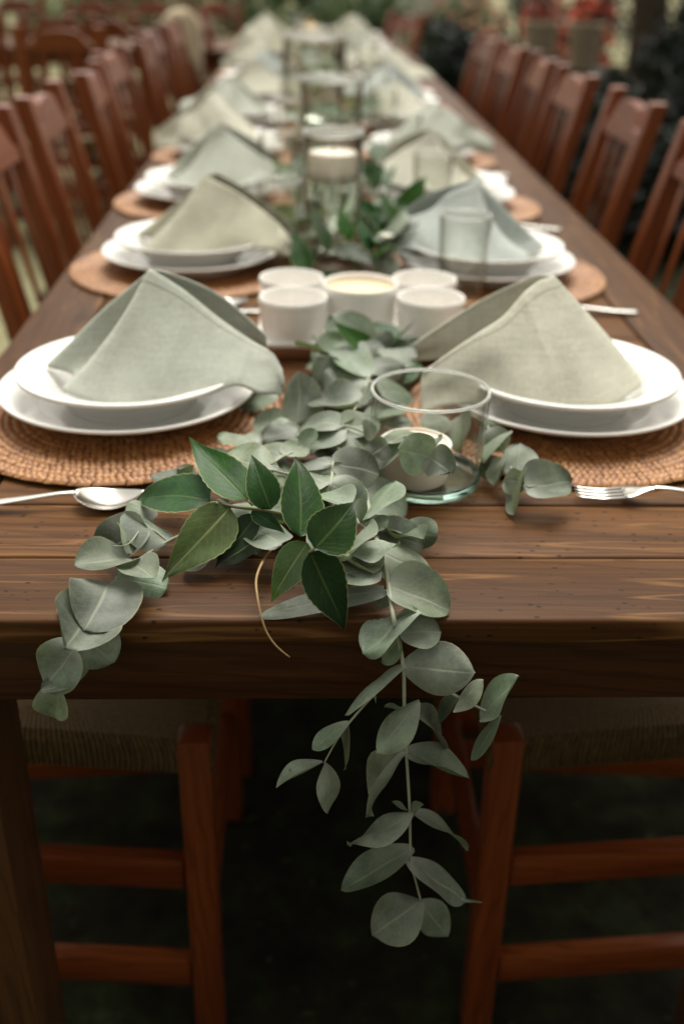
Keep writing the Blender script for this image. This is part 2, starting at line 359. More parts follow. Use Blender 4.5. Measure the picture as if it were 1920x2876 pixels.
# ------------------------------------------------------------------ measured leaf positions in metres: kind, base, tip, face normal, width, bend
LEAVES = {
 'camellia_left': [
  ('c',(-0.1363,0.1003,0.8080),(-0.2163,0.1464,0.7952),(-0.3443,-0.3555,0.8690),0.0429,0.31),
  ('c',(-0.1072,0.0966,0.8100),(-0.1574,0.1544,0.8400),(0.0944,-0.3920,0.9151),0.0378,0.10),
  ('c',(-0.0879,0.0810,0.8100),(-0.1050,0.1106,0.8474),(-0.0306,-0.7914,0.6105),0.0268,0.33),
  ('c',(-0.0998,0.0867,0.8020),(-0.1315,0.0655,0.7656),(-0.3420,-0.6512,0.6775),0.0242,-0.12),
  ('c',(-0.1033,0.0877,0.8050),(-0.0764,0.0744,0.7954),(-0.0427,-0.6424,0.7652),0.0145,0.35),
  ('u',(-0.1206,0.0925,0.8060),(-0.1708,0.0422,0.7696),(0.2760,-0.7290,0.6264),0.0395,0.14),
 ],
 'camellia_right': [
  ('c',(-0.0645,0.0157,0.8220),(-0.0666,0.0776,0.8605),(0.3902,-0.4763,0.7880),0.0365,0.03),
  ('c',(-0.0544,-0.0088,0.8260),(-0.0232,0.0187,0.8517),(0.1467,-0.7588,0.6346),0.0367,0.24),
  ('c',(-0.0577,-0.0027,0.8200),(-0.0313,-0.0062,0.7545),(0.4667,-0.8529,0.2339),0.0353,-0.07),
  ('u',(-0.0596,0.0280,0.8100),(-0.0893,0.0096,0.7693),(-0.2293,-0.8123,0.5362),0.0268,0.28),
 ],
 'euc_left': [
  ('e',(-0.1878,0.0869,0.7900),(-0.2244,0.0767,0.7720),(-0.1926,-0.6318,0.7509),0.0408,0.11),
  ('e',(-0.1967,0.0662,0.7800),(-0.2030,0.0791,0.8000),(0.9262,-0.1066,0.3616),0.0239,0.29),
  ('e',(-0.1708,0.0794,0.7820),(-0.2018,0.0994,0.8000),(0.4058,-0.1775,0.8966),0.0398,0.08),
  ('e',(-0.1854,0.1243,0.7800),(-0.2071,0.1303,0.7900),(0.3386,-0.2759,0.8996),0.0239,0.06),
  ('e',(-0.1962,0.0613,0.7760),(-0.2300,0.0381,0.7900),(0.2762,0.1695,0.9460),0.0420,0.23),
  ('e',(-0.1937,0.0461,0.7800),(-0.1751,0.0222,0.7900),(-0.2733,0.1816,0.9446),0.0310,0.33),
  ('e',(-0.2059,0.0534,0.7660),(-0.1676,0.0373,0.7660),(-0.2127,-0.5070,0.8353),0.0403,0.02),
  ('e',(-0.2085,0.0316,0.7720),(-0.2111,-0.0239,0.7799),(0.2575,0.1249,0.9582),0.0544,0.32),
  ('e',(-0.2186,0.0033,0.7660),(-0.2188,-0.0452,0.7769),(0.5072,0.1881,0.8410),0.0508,0.30),
  ('e',(-0.2197,0.0041,0.7640),(-0.2424,0.0128,0.7660),(0.0678,-0.0525,0.9963),0.0236,-0.07),
  ('e',(-0.2231,-0.0120,0.7558),(-0.2004,-0.0164,0.7357),(0.2741,-0.8273,0.4904),0.0373,0.14),
  ('e',(-0.2270,-0.0180,0.7485),(-0.2515,-0.0240,0.7178),(-0.3499,-0.8263,0.4414),0.0386,0.19),
  ('e',(-0.2301,-0.0140,0.7361),(-0.2292,-0.0140,0.7126),(0.2780,-0.9605,0.0104),0.0245,0.31),
  ('e',(-0.2412,-0.0200,0.7132),(-0.2476,-0.0200,0.6857),(-0.2718,-0.9602,0.0635),0.0274,0.17),
  ('e',(-0.2313,-0.0240,0.7201),(-0.2511,-0.0280,0.7183),(-0.0824,-0.0398,0.9958),0.0197,-0.09),
 ],
 'euc_main': [
  ('e',(-0.0040,0.0815,0.7900),(0.0324,0.0821,0.7780),(0.2369,-0.6844,0.6896),0.0372,0.09),
  ('e',(-0.0013,0.0479,0.7900),(0.0358,0.0435,0.7720),(0.3386,-0.4737,0.8130),0.0402,0.09),
  ('e',(0.0014,0.0132,0.7820),(0.0450,0.0075,0.7660),(0.2466,-0.4758,0.8443),0.0454,0.09),
  ('e',(-0.0002,0.0169,0.7750),(-0.0059,0.0094,0.7660),(-0.0057,-0.7664,0.6424),0.0134,0.32),
  ('e',(-0.0066,0.0195,0.7900),(-0.0420,0.0155,0.7900),(0.0144,-0.1297,0.9914),0.0345,0.01),
  ('e',(-0.0059,0.0153,0.7760),(-0.0923,-0.0004,0.7700),(-0.0400,-0.1574,0.9867),0.0247,0.10),
  ('e',(-0.0247,0.0283,0.8000),(0.0081,0.0329,0.8050),(-0.1713,0.1664,0.9711),0.0325,-0.05),
  ('e',(-0.0067,0.0762,0.7950),(0.0031,0.0797,0.8050),(-0.5850,-0.3932,0.7094),0.0140,0.10),
  ('e',(0.0184,-0.0095,0.7740),(-0.0193,-0.0250,0.7533),(-0.5044,0.0777,0.8600),0.0444,0.16),
  ('e',(0.0091,-0.0120,0.7568),(0.0368,-0.0120,0.7597),(-0.0879,-0.5438,0.8346),0.0271,0.31),
  ('e',(0.0077,-0.0120,0.7532),(-0.0049,-0.0100,0.7318),(-0.7596,-0.5124,0.4007),0.0242,0.13),
  ('h',(0.0114,-0.0220,0.7344),(0.0597,-0.0300,0.7347),(-0.1358,-0.8008,0.5833),0.0401,-0.01),
  ('h',(0.0095,-0.0220,0.7344),(-0.0351,-0.0300,0.7094),(-0.5069,0.2629,0.8209),0.0310,0.34),
  ('h',(-0.0109,-0.0220,0.7079),(-0.0201,-0.0220,0.7072),(-0.0778,-0.2948,0.9524),0.0055,0.11),
  ('h',(-0.0105,-0.0220,0.7087),(-0.0077,-0.0220,0.7014),(0.8713,-0.3610,0.3323),0.0047,0.21),
  ('h',(-0.0286,-0.0220,0.6828),(-0.0551,-0.0300,0.6660),(-0.4942,-0.1533,0.8557),0.0194,0.10),
  ('h',(-0.0286,-0.0220,0.6811),(-0.0291,-0.0220,0.6396),(-0.9736,-0.2280,0.0120),0.0249,-0.04),
  ('h',(-0.0490,-0.0220,0.6440),(-0.0831,-0.0300,0.6342),(-0.2992,0.1109,0.9477),0.0218,0.22),
  ('h',(-0.0457,-0.0220,0.6431),(-0.0389,-0.0350,0.6059),(0.7031,-0.6213,0.3459),0.0240,0.26),
  ('h',(0.0525,-0.0220,0.7069),(0.0432,-0.0100,0.6756),(-0.9636,-0.1064,0.2452),0.0209,-0.05),
  ('h',(0.0494,-0.0300,0.7011),(0.0665,-0.0300,0.7277),(-0.8180,-0.2276,0.5282),0.0190,0.09),
  ('h',(0.0718,-0.0220,0.6866),(0.0920,-0.0300,0.7303),(-0.9021,-0.2042,0.3803),0.0293,0.04),
  ('h',(0.0848,-0.0220,0.6877),(0.0676,-0.0300,0.6540),(-0.8842,-0.0596,0.4634),0.0232,-0.06),
  ('h',(0.0215,-0.0300,0.7076),(-0.0061,-0.0400,0.6708),(-0.6255,-0.4942,0.6037),0.0283,-0.03),
  ('h',(0.0197,-0.0220,0.6934),(0.0541,-0.0050,0.6542),(0.7525,-0.0081,0.6586),0.0329,0.36),
  ('h',(0.0112,-0.0220,0.6950),(-0.0004,-0.0220,0.7007),(0.4393,-0.0601,0.8963),0.0077,0.32),
  ('h',(0.0170,-0.0220,0.6537),(0.0632,-0.0300,0.6382),(0.3033,-0.0910,0.9485),0.0297,0.05),
  ('h',(0.0164,-0.0220,0.6512),(-0.0168,-0.0100,0.5861),(-0.8394,0.2608,0.4769),0.0444,0.24),
  ('h',(0.0233,-0.0280,0.5990),(-0.0233,-0.0450,0.5791),(-0.4111,0.0590,0.9097),0.0321,-0.13),
  ('h',(0.0218,-0.0220,0.5916),(0.0264,-0.0300,0.6089),(-0.9622,0.0329,0.2704),0.0118,0.33),
  ('h',(0.0196,-0.0220,0.5961),(0.0083,-0.0220,0.6055),(0.6396,0.0399,0.7676),0.0088,0.13),
  ('h',(0.0266,-0.0220,0.5915),(0.0727,-0.0200,0.5637),(0.4837,0.3003,0.8221),0.0323,0.28),
  ('h',(0.0243,-0.0220,0.5527),(-0.0287,-0.0300,0.5195),(-0.4988,-0.1975,0.8439),0.0379,-0.00),
  ('h',(0.0249,-0.0220,0.5403),(0.0709,-0.0300,0.5053),(0.5883,-0.1193,0.7998),0.0350,0.05),
  ('h',(0.0686,-0.0300,0.5064),(0.0849,-0.0300,0.5030),(0.1815,0.4596,0.8694),0.0100,0.03),
  ('h',(0.0343,-0.0220,0.4941),(-0.0021,-0.0450,0.4853),(0.1438,-0.5429,0.8274),0.0428,0.37),
  ('h',(0.0358,-0.0220,0.4931),(0.0617,-0.0200,0.4499),(0.5580,-0.7745,0.2979),0.0302,0.08),
 ],
 'euc_front': [
  ('e',(-0.0379,0.1464,0.8200),(0.0001,0.1505,0.8090),(0.2809,-0.6012,0.7481),0.0386,0.09),
  ('e',(-0.0388,0.1464,0.8200),(-0.0652,0.1890,0.8090),(-0.0881,0.1974,0.9764),0.0498,0.32),
  ('e',(-0.0405,0.1097,0.8180),(-0.0131,0.1026,0.8037),(0.1587,-0.7292,0.6657),0.0307,0.29),
  ('e',(-0.0409,0.1117,0.8180),(-0.0664,0.1443,0.8147),(-0.0115,0.0920,0.9957),0.0402,0.04),
  ('e',(-0.0422,0.1137,0.8150),(-0.0613,0.1273,0.7985),(-0.6745,-0.0543,0.7363),0.0278,-0.01),
  ('e',(-0.0084,0.1517,0.7900),(0.0266,0.1514,0.7735),(0.3856,-0.4131,0.8250),0.0375,0.24),
  ('e',(-0.0147,0.0844,0.8000),(0.0124,0.1217,0.8110),(-0.5864,0.1942,0.7864),0.0460,-0.11),
  ('e',(-0.0261,0.0773,0.8180),(-0.0582,0.0949,0.8147),(-0.0506,0.0945,0.9942),0.0356,0.04),
  ('e',(-0.0223,0.0836,0.8150),(-0.0153,0.0824,0.7985),(0.7962,-0.4755,0.3740),0.0174,0.28),
  ('e',(-0.0279,0.0207,0.8050),(-0.0204,0.0593,0.8105),(-0.6749,0.0250,0.7375),0.0385,0.30),
  ('e',(-0.0309,0.0198,0.7900),(-0.0043,0.0327,0.7900),(0.0440,-0.0916,0.9948),0.0287,-0.04),
  ('e',(-0.0341,0.0515,0.7878),(-0.0129,0.0137,0.7941),(0.0881,0.2098,0.9738),0.0416,0.02),
  ('e',(-0.0125,0.0790,0.7956),(0.0148,0.1057,0.7891),(0.2284,0.0031,0.9736),0.0355,0.17),
  ('e',(0.0197,0.1200,0.7719),(0.0425,0.0958,0.7794),(-0.6601,-0.4300,0.6159),0.0282,0.14),
  ('e',(0.0032,0.0885,0.7817),(0.0298,0.0650,0.7927),(-0.0536,0.3736,0.9261),0.0350,-0.01),
  ('e',(-0.0282,0.1203,0.7773),(-0.0295,0.1537,0.7802),(0.1757,-0.0798,0.9812),0.0290,0.15),
  ('e',(-0.0117,0.1210,0.7853),(0.0125,0.1027,0.7828),(0.1388,0.0468,0.9892),0.0289,-0.10),
  ('e',(-0.0361,0.0839,0.7964),(-0.0382,0.0410,0.7935),(0.2743,-0.0797,0.9583),0.0421,0.17),
 ],
 'euc_mid': [
  ('e',(-0.0280,0.2262,0.8200),(0.0041,0.2396,0.8145),(0.3192,-0.4173,0.8509),0.0342,-0.12),
  ('e',(-0.0291,0.2262,0.8200),(-0.0673,0.2636,0.8090),(-0.2076,0.0744,0.9754),0.0530,0.23),
  ('e',(-0.0266,0.2218,0.8180),(-0.0753,0.2261,0.8092),(-0.1804,-0.0306,0.9831),0.0482,0.15),
  ('e',(-0.0251,0.2198,0.8150),(-0.0043,0.1983,0.8040),(0.2356,-0.2527,0.9384),0.0309,-0.04),
  ('e',(-0.0626,0.2020,0.8100),(-0.0536,0.2090,0.8232),(-0.3201,-0.7314,0.6021),0.0169,0.09),
  ('e',(-0.0656,0.2032,0.8100),(-0.0723,0.2113,0.8100),(-0.2776,-0.2300,0.9328),0.0102,-0.12),
  ('e',(-0.0016,0.2112,0.8150),(-0.0089,0.2090,0.8315),(0.7767,-0.5723,0.2630),0.0176,0.19),
  ('e',(-0.0131,0.2908,0.8150),(-0.0585,0.3121,0.8095),(-0.1666,-0.1024,0.9807),0.0489,0.10),
  ('e',(-0.0101,0.2851,0.8150),(-0.0035,0.3166,0.8260),(-0.6911,-0.1063,0.7149),0.0330,0.19),
  ('e',(-0.0191,0.1896,0.7938),(-0.0527,0.1690,0.7921),(-0.1441,0.1522,0.9778),0.0394,-0.05),
  ('e',(-0.0247,0.2778,0.7876),(-0.0564,0.2673,0.7777),(-0.2903,-0.0221,0.9567),0.0301,0.18),
  ('e',(-0.0063,0.2617,0.7980),(-0.0415,0.2412,0.7945),(0.1159,-0.3576,0.9266),0.0338,0.06),
  ('e',(-0.0123,0.2791,0.7879),(-0.0461,0.2590,0.7870),(0.2845,-0.5156,0.8082),0.0327,-0.10),
  ('e',(-0.0771,0.3102,0.7793),(-0.1106,0.3344,0.7786),(-0.1474,-0.1784,0.9728),0.0353,-0.07),
  ('e',(-0.0530,0.2697,0.7807),(-0.0129,0.2672,0.7746),(0.1095,-0.4272,0.8975),0.0338,-0.01),
  ('e',(-0.0282,0.2277,0.7740),(-0.0079,0.2513,0.7763),(-0.3674,0.2302,0.9011),0.0294,0.01),
  ('e',(-0.0387,0.1803,0.7934),(-0.0474,0.1512,0.7854),(-0.3041,-0.1664,0.9380),0.0283,0.03),
 ],
 'euc_back': [
  ('e',(-0.0680,0.3094,0.7900),(-0.0675,0.3400,0.8252),(-0.5072,-0.6472,0.5691),0.0452,-0.12),
  ('e',(-0.0667,0.2882,0.7900),(-0.1012,0.2802,0.7900),(0.0437,-0.1891,0.9810),0.0343,0.16),
  ('e',(-0.0385,0.3865,0.8050),(-0.0476,0.3994,0.8228),(-0.1139,-0.8310,0.5444),0.0295,0.03),
  ('e',(0.0014,0.3623,0.8100),(-0.0407,0.3869,0.8155),(0.0164,-0.1915,0.9814),0.0476,0.09),
  ('e',(0.0023,0.3788,0.8100),(-0.0320,0.4043,0.8210),(0.2093,-0.1360,0.9683),0.0428,0.01),
  ('e',(0.0036,0.4061,0.8100),(0.0411,0.4223,0.8100),(0.0996,-0.2299,0.9681),0.0396,0.16),
  ('e',(0.0138,0.3531,0.8050),(0.0481,0.3716,0.7940),(0.4348,-0.3048,0.8474),0.0393,0.12),
  ('e',(-0.0549,0.3976,0.7900),(-0.0392,0.4019,0.8010),(-0.2648,-0.7040,0.6590),0.0191,0.15),
  ('e',(-0.0285,0.4013,0.7900),(-0.0195,0.4021,0.8065),(-0.2138,-0.9633,0.1623),0.0182,-0.13),
  ('e',(0.0096,0.3118,0.7900),(0.0271,0.3513,0.7900),(-0.1961,0.0869,0.9767),0.0419,-0.05),
  ('e',(0.0161,0.3065,0.7850),(0.0361,0.3390,0.7795),(0.0952,0.1092,0.9895),0.0373,-0.12),
  ('e',(-0.0168,0.4057,0.8150),(-0.0473,0.4903,0.8095),(0.2518,0.1530,0.9556),0.0874,0.03),
  ('e',(-0.0123,0.4640,0.8100),(0.0243,0.4775,0.8100),(0.1143,-0.3103,0.9437),0.0378,0.08),
  ('e',(-0.0364,0.5193,0.7821),(-0.0501,0.4902,0.7847),(0.3942,-0.1003,0.9135),0.0308,0.08),
  ('e',(-0.0299,0.4413,0.7960),(-0.0081,0.4707,0.7951),(-0.0287,0.0529,0.9982),0.0345,0.09),
  ('e',(-0.0241,0.4008,0.7880),(-0.0582,0.4193,0.7762),(-0.3777,-0.1111,0.9192),0.0351,0.19),
  ('e',(-0.0912,0.3900,0.7821),(-0.1287,0.3902,0.7726),(-0.2374,-0.2372,0.9420),0.0317,0.09),
  ('e',(-0.0238,0.3971,0.7912),(0.0038,0.4274,0.7838),(0.0971,0.1531,0.9834),0.0382,0.03),
  ('e',(-0.0441,0.4622,0.8056),(-0.0151,0.4832,0.8151),(0.0729,-0.4906,0.8683),0.0341,0.15),
  ('e',(-0.0334,0.5105,0.7686),(-0.0590,0.5295,0.7708),(-0.1508,-0.3140,0.9374),0.0270,0.20),
  ('e',(-0.0010,0.4797,0.8082),(-0.0270,0.5116,0.8063),(-0.6325,-0.4783,0.6092),0.0343,0.05),
  ('e',(-0.0015,0.4522,0.8012),(-0.0018,0.4896,0.8018),(0.1594,-0.0128,0.9871),0.0365,-0.06),
  ('e',(0.0198,0.5163,0.7987),(-0.0212,0.5147,0.7879),(-0.1444,-0.7412,0.6556),0.0403,-0.00),
  ('e',(0.0231,0.4414,0.8076),(0.0576,0.4617,0.8125),(0.0377,-0.2958,0.9545),0.0392,0.01),
  ('e',(-0.0453,0.4674,0.8094),(-0.0387,0.5071,0.7975),(0.5597,0.1491,0.8151),0.0365,0.14),
  ('e',(-0.0236,0.5438,0.7713),(-0.0389,0.5724,0.7771),(-0.1529,-0.2747,0.9493),0.0288,0.00),
  ('e',(-0.0270,0.3872,0.7903),(0.0027,0.3705,0.7818),(-0.0397,-0.5068,0.8612),0.0321,-0.07),
  ('e',(-0.0472,0.4118,0.7708),(-0.0836,0.4061,0.7648),(-0.1930,0.2360,0.9524),0.0350,0.20),
 ],
 'euc_jar': [
  ('e',(0.0089,0.1795,0.8220),(-0.0072,0.1700,0.8150),(0.2219,-0.7959,0.5633),0.0231,-0.10),
  ('e',(0.0098,0.1814,0.8220),(0.0333,0.2031,0.8260),(-0.2008,0.0368,0.9789),0.0312,0.17),
  ('e',(0.0197,0.1926,0.8200),(0.0021,0.1670,0.8050),(-0.4139,-0.2315,0.8804),0.0335,0.08),
  ('e',(0.0438,0.1541,0.8220),(0.0175,0.1447,0.8329),(0.4167,-0.8714,0.2590),0.0367,0.09),
  ('e',(0.0437,0.1529,0.8220),(0.0563,0.1284,0.8215),(-0.6775,-0.3624,0.6400),0.0299,0.14),
  ('e',(0.0445,0.1630,0.8200),(0.0508,0.1840,0.8300),(-0.7505,-0.0873,0.6551),0.0233,0.31),
 ],
 'euc_side': [
  ('e',(-0.0948,0.1523,0.8100),(-0.1295,0.1890,0.8122),(-0.1041,-0.1573,0.9821),0.0490,0.13),
  ('e',(-0.1569,0.1668,0.7900),(-0.1929,0.1776,0.7900),(-0.0435,-0.1447,0.9885),0.0365,-0.11),
  ('e',(-0.1042,0.2643,0.7900),(-0.1419,0.2609,0.7900),(0.0131,-0.1491,0.9887),0.0367,-0.09),
  ('e',(-0.0792,0.1829,0.8100),(-0.1033,0.2044,0.8100),(-0.0952,-0.1066,0.9897),0.0313,0.19),
  ('e',(-0.0787,0.1829,0.8100),(-0.0621,0.2021,0.8100),(0.1787,-0.1552,0.9716),0.0246,0.00),
  ('e',(-0.0683,0.2808,0.7900),(-0.1028,0.2730,0.7900),(0.0592,-0.2600,0.9638),0.0343,0.22),
  ('e',(-0.1326,0.2085,0.7900),(-0.1496,0.2218,0.7955),(0.1205,-0.2435,0.9624),0.0216,0.10),
  ('e',(-0.0904,0.1625,0.8100),(-0.0790,0.1441,0.7990),(0.3984,-0.2765,0.8745),0.0235,0.03),
  ('e',(-0.1624,0.1634,0.7900),(-0.1632,0.1458,0.8120),(0.9891,-0.1298,-0.0696),0.0274,0.21),
  ('e',(-0.1342,0.0710,0.7800),(-0.1547,0.0640,0.7646),(-0.4731,-0.3704,0.7994),0.0258,-0.07),
  ('e',(-0.0806,0.0624,0.7900),(-0.1055,0.0907,0.7900),(-0.0753,-0.0662,0.9950),0.0366,-0.02),
  ('e',(-0.1159,0.1637,0.7900),(-0.1224,0.1704,0.8010),(0.2017,-0.7791,0.5936),0.0140,-0.01),
  ('e',(-0.0346,0.2026,0.7675),(-0.0490,0.2306,0.7764),(0.3455,-0.1190,0.9308),0.0322,0.14),
  ('e',(-0.0564,0.1845,0.7937),(-0.0917,0.1986,0.8058),(0.3941,0.2243,0.8913),0.0357,0.17),
  ('e',(-0.0656,0.1115,0.7797),(-0.0942,0.1234,0.7782),(0.0169,0.1655,0.9861),0.0296,0.18),
  ('e',(-0.1482,0.1180,0.7808),(-0.1273,0.0903,0.7861),(-0.4094,-0.1352,0.9023),0.0331,0.06),
  ('e',(-0.1101,0.1289,0.7756),(-0.1021,0.0942,0.7655),(-0.2241,-0.3202,0.9205),0.0309,0.18),
  ('e',(-0.1473,0.1352,0.7735),(-0.1288,0.1662,0.7718),(0.1668,-0.0450,0.9850),0.0295,-0.03),
  ('e',(-0.0992,0.1250,0.7853),(-0.0660,0.1456,0.7835),(-0.0416,0.1526,0.9874),0.0337,0.11),
  ('e',(-0.0528,0.2050,0.7860),(-0.0305,0.1870,0.7959),(-0.3810,0.0369,0.9239),0.0246,-0.01),
  ('e',(-0.0736,0.1372,0.7752),(-0.0708,0.1750,0.7662),(0.6495,0.1296,0.7492),0.0311,0.09),
  ('e',(-0.0992,0.0979,0.7805),(-0.1278,0.0771,0.7697),(-0.0515,-0.4067,0.9121),0.0299,0.17),
  ('e',(-0.1217,0.1249,0.7911),(-0.0971,0.0938,0.7992),(-0.1178,0.1623,0.9797),0.0383,-0.03),
  ('e',(-0.0589,0.1700,0.7847),(-0.0243,0.1757,0.7803),(0.1947,-0.5886,0.7847),0.0349,-0.08),
  ('e',(-0.0736,0.1453,0.7942),(-0.0517,0.1729,0.7903),(0.6239,-0.3996,0.6716),0.0286,-0.04),
  ('e',(-0.0946,0.1309,0.7842),(-0.0606,0.1235,0.7915),(-0.2730,-0.3789,0.8842),0.0349,0.15),
  ('e',(-0.0669,0.1528,0.7928),(-0.0958,0.1613,0.7872),(-0.2268,-0.1346,0.9646),0.0273,-0.03),
  ('e',(-0.0674,0.1784,0.7828),(-0.1092,0.1741,0.7814),(0.0315,-0.5767,0.8163),0.0394,0.17),
 ],
 'euc_right': [
  ('e',(0.1289,0.2571,0.7900),(0.1051,0.2608,0.7950),(-0.0632,-0.9252,0.3743),0.0248,0.05),
  ('e',(0.1246,0.2546,0.8000),(0.0994,0.2282,0.7900),(-0.5598,0.2323,0.7954),0.0367,0.29),
  ('e',(0.1286,0.1994,0.7850),(0.1329,0.2256,0.8050),(-0.1513,-0.5843,0.7973),0.0337,0.25),
  ('e',(0.1160,0.2195,0.7900),(0.1074,0.2075,0.7720),(-0.7566,-0.3159,0.5725),0.0226,0.25),
  ('e',(0.1297,0.1778,0.7880),(0.1148,0.1962,0.7800),(-0.8018,-0.5234,0.2883),0.0245,0.16),
  ('e',(0.1298,0.1697,0.7880),(0.1702,0.1851,0.7820),(0.3049,-0.4810,0.8220),0.0424,-0.16),
  ('e',(0.1331,0.1877,0.7920),(0.1209,0.1593,0.7660),(-0.9408,0.1100,0.3207),0.0392,-0.02),
  ('e',(0.0766,0.3188,0.7900),(0.0551,0.2983,0.7900),(0.2629,-0.2756,0.9246),0.0288,0.09),
  ('e',(0.0930,0.3227,0.7900),(0.0835,0.2847,0.7750),(-0.7645,-0.0624,0.6415),0.0408,0.29),
  ('e',(0.1141,0.3081,0.7900),(0.1289,0.3002,0.7900),(-0.2658,-0.5009,0.8237),0.0163,0.02),
  ('e',(0.1190,0.2348,0.7800),(0.1008,0.2332,0.7680),(-0.1898,-0.8936,0.4067),0.0230,0.12),
 ],
}
STEMS = {
 'camellia_left': [
  ([(-0.0720,0.0811,0.8050),(-0.0944,0.0871,0.8060),(-0.1186,0.0902,0.8080),(-0.1294,0.0925,0.8100),(-0.1302,0.0866,0.8120)],0.0014,0.0011),
  ([(-0.1363,0.1003,0.8080),(-0.1303,0.0935,0.8120),(-0.1275,0.0915,0.8100)],0.0008,0.0009),
  ([(-0.1206,0.0925,0.8060),(-0.1181,0.0902,0.8080)],0.0009,0.0009),
  ([(-0.1072,0.0966,0.8100),(-0.1027,0.0936,0.8070)],0.0009,0.0009),
 ],
 'camellia_right': [
  ([(-0.0402,0.1104,0.7900),(-0.0499,0.0437,0.8100),(-0.0548,-0.0031,0.8230),(-0.0582,-0.0054,0.8210)],0.0013,0.001),
 ],
 'euc_left': [
  ([(-0.1508,0.0824,0.7900),(-0.1696,0.0798,0.7820),(-0.1898,0.0615,0.7760),(-0.2055,0.0332,0.7720),(-0.2175,-0.0021,0.7680),(-0.2236,-0.0130,0.7564),(-0.2265,-0.0180,0.7485),(-0.2373,-0.0180,0.7274),(-0.2416,-0.0200,0.7122)],0.0013,0.0008),
  ([(-0.1697,0.0801,0.7820),(-0.1798,0.0859,0.7880),(-0.1897,0.0869,0.7900),(-0.1969,0.0615,0.7900),(-0.2095,0.0652,0.7860)],0.0008,0.0005),
 ],
 'euc_main': [
  ([(-0.0123,0.1358,0.8000),(-0.0078,0.0848,0.7950),(-0.0059,0.0838,0.7900),(-0.0048,0.0596,0.7900),(-0.0020,0.0348,0.7880),(0.0005,0.0132,0.7820),(0.0025,-0.0162,0.7720),(0.0061,-0.0120,0.7556),(0.0106,-0.0220,0.7336),(0.0131,-0.0220,0.6958),(0.0164,-0.0220,0.6546),(0.0219,-0.0220,0.5934),(0.0252,-0.0220,0.5413),(0.0302,-0.0220,0.5190),(0.0361,-0.0220,0.4937)],0.0024,0.0008),
  ([(0.0103,-0.0220,0.7337),(-0.0109,-0.0220,0.7079),(-0.0286,-0.0220,0.6818),(-0.0368,-0.0220,0.6667),(-0.0464,-0.0220,0.6440)],0.0011,0.0006),
  ([(0.0111,-0.0220,0.7340),(0.0526,-0.0220,0.7065),(0.0845,-0.0220,0.6877)],0.0013,0.0007),
 ],
 'euc_front': [
  ([(-0.0323,0.0906,0.7900),(-0.0418,0.1083,0.8100),(-0.0409,0.1097,0.8180),(-0.0390,0.1371,0.8150),(-0.0384,0.1464,0.8200),(-0.0342,0.1780,0.8150)],0.0016,0.0012),
  ([(-0.0085,0.0968,0.7950),(-0.0121,0.1212,0.8000),(-0.0120,0.1423,0.8000)],0.0015,0.0012),
 ],
 'euc_mid': [
  ([(-0.0239,0.1881,0.8050),(-0.0354,0.2110,0.8100),(-0.0281,0.2236,0.8200),(-0.0130,0.2194,0.8180),(-0.0021,0.2112,0.8150)],0.0014,0.0008),
  ([(-0.0374,0.2097,0.8100),(-0.0516,0.2108,0.8100),(-0.0626,0.2033,0.8100),(-0.0686,0.1983,0.8100)],0.001,0.0006),
  ([(-0.0280,0.2262,0.8200),(-0.0196,0.2600,0.8160),(-0.0121,0.2879,0.8150)],0.0012,0.0009),
 ],
 'euc_back': [
  ([(-0.0114,0.3034,0.8100),(0.0014,0.3623,0.8100),(0.0034,0.4131,0.8100),(0.0003,0.5173,0.8000)],0.0016,0.0012),
  ([(-0.0607,0.3174,0.7800),(-0.0674,0.3108,0.7900)],0.001,0.001),
 ],
 'euc_jar': [
  ([(-0.0043,0.1869,0.8100),(0.0092,0.1800,0.8220),(0.0249,0.2080,0.8160),(0.0437,0.1536,0.8220)],0.0012,0.0007),
 ],
 'euc_side': [
  ([(-0.0634,0.1613,0.8000),(-0.0797,0.1574,0.8050),(-0.0953,0.1523,0.8100),(-0.1321,0.1725,0.7900),(-0.1570,0.1679,0.7900)],0.0013,0.0008),
  ([(-0.0904,0.1636,0.8100),(-0.0792,0.1834,0.8100)],0.001,0.0008),
 ],
 'euc_right': [
  ([(0.0949,0.3381,0.7900),(0.1136,0.3044,0.7900),(0.1199,0.2454,0.7900),(0.1236,0.2021,0.7880),(0.1295,0.1697,0.7880),(0.1402,0.1744,0.7860)],0.0012,0.0006),
 ],
 'dry': [
  ([(-0.0886,0.0840,0.7720),(-0.0941,0.0505,0.7800),(-0.0972,0.0197,0.7840),(-0.0955,-0.0018,0.7820),(-0.0923,-0.0134,0.7720),(-0.0884,-0.0180,0.7616),(-0.0815,-0.0220,0.7525),(-0.0721,-0.0220,0.7429)],0.001,0.0004),
 ],
}
# ------------------------------------------------------------------ ground and setting
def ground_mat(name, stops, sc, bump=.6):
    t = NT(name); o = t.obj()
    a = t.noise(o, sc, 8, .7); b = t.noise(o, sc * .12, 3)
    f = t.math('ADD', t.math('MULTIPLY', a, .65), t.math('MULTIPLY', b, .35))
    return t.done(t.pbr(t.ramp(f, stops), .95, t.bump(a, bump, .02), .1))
M['lawn'] = ground_mat('lawn', [(.3, (.15, .145, .075)), (.5, (.25, .235, .135)), (.7, (.34, .315, .20))], 9)
M['dark_ground'] = ground_mat('dark_ground', [(.36, (.006, .006, .004)), (.5, (.017, .016, .009)), (.6, (.026, .034, .013)), (.72, (.075, .075, .04))], 14)
g = put('ground', mesh('ground', [(-90, -60, 0), (90, -60, 0), (90, 160, 0), (-90, 160, 0)], [(0, 1, 2, 3)], M['lawn'])); tag(g, kind='structure')
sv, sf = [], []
NX, NY = 24, 60
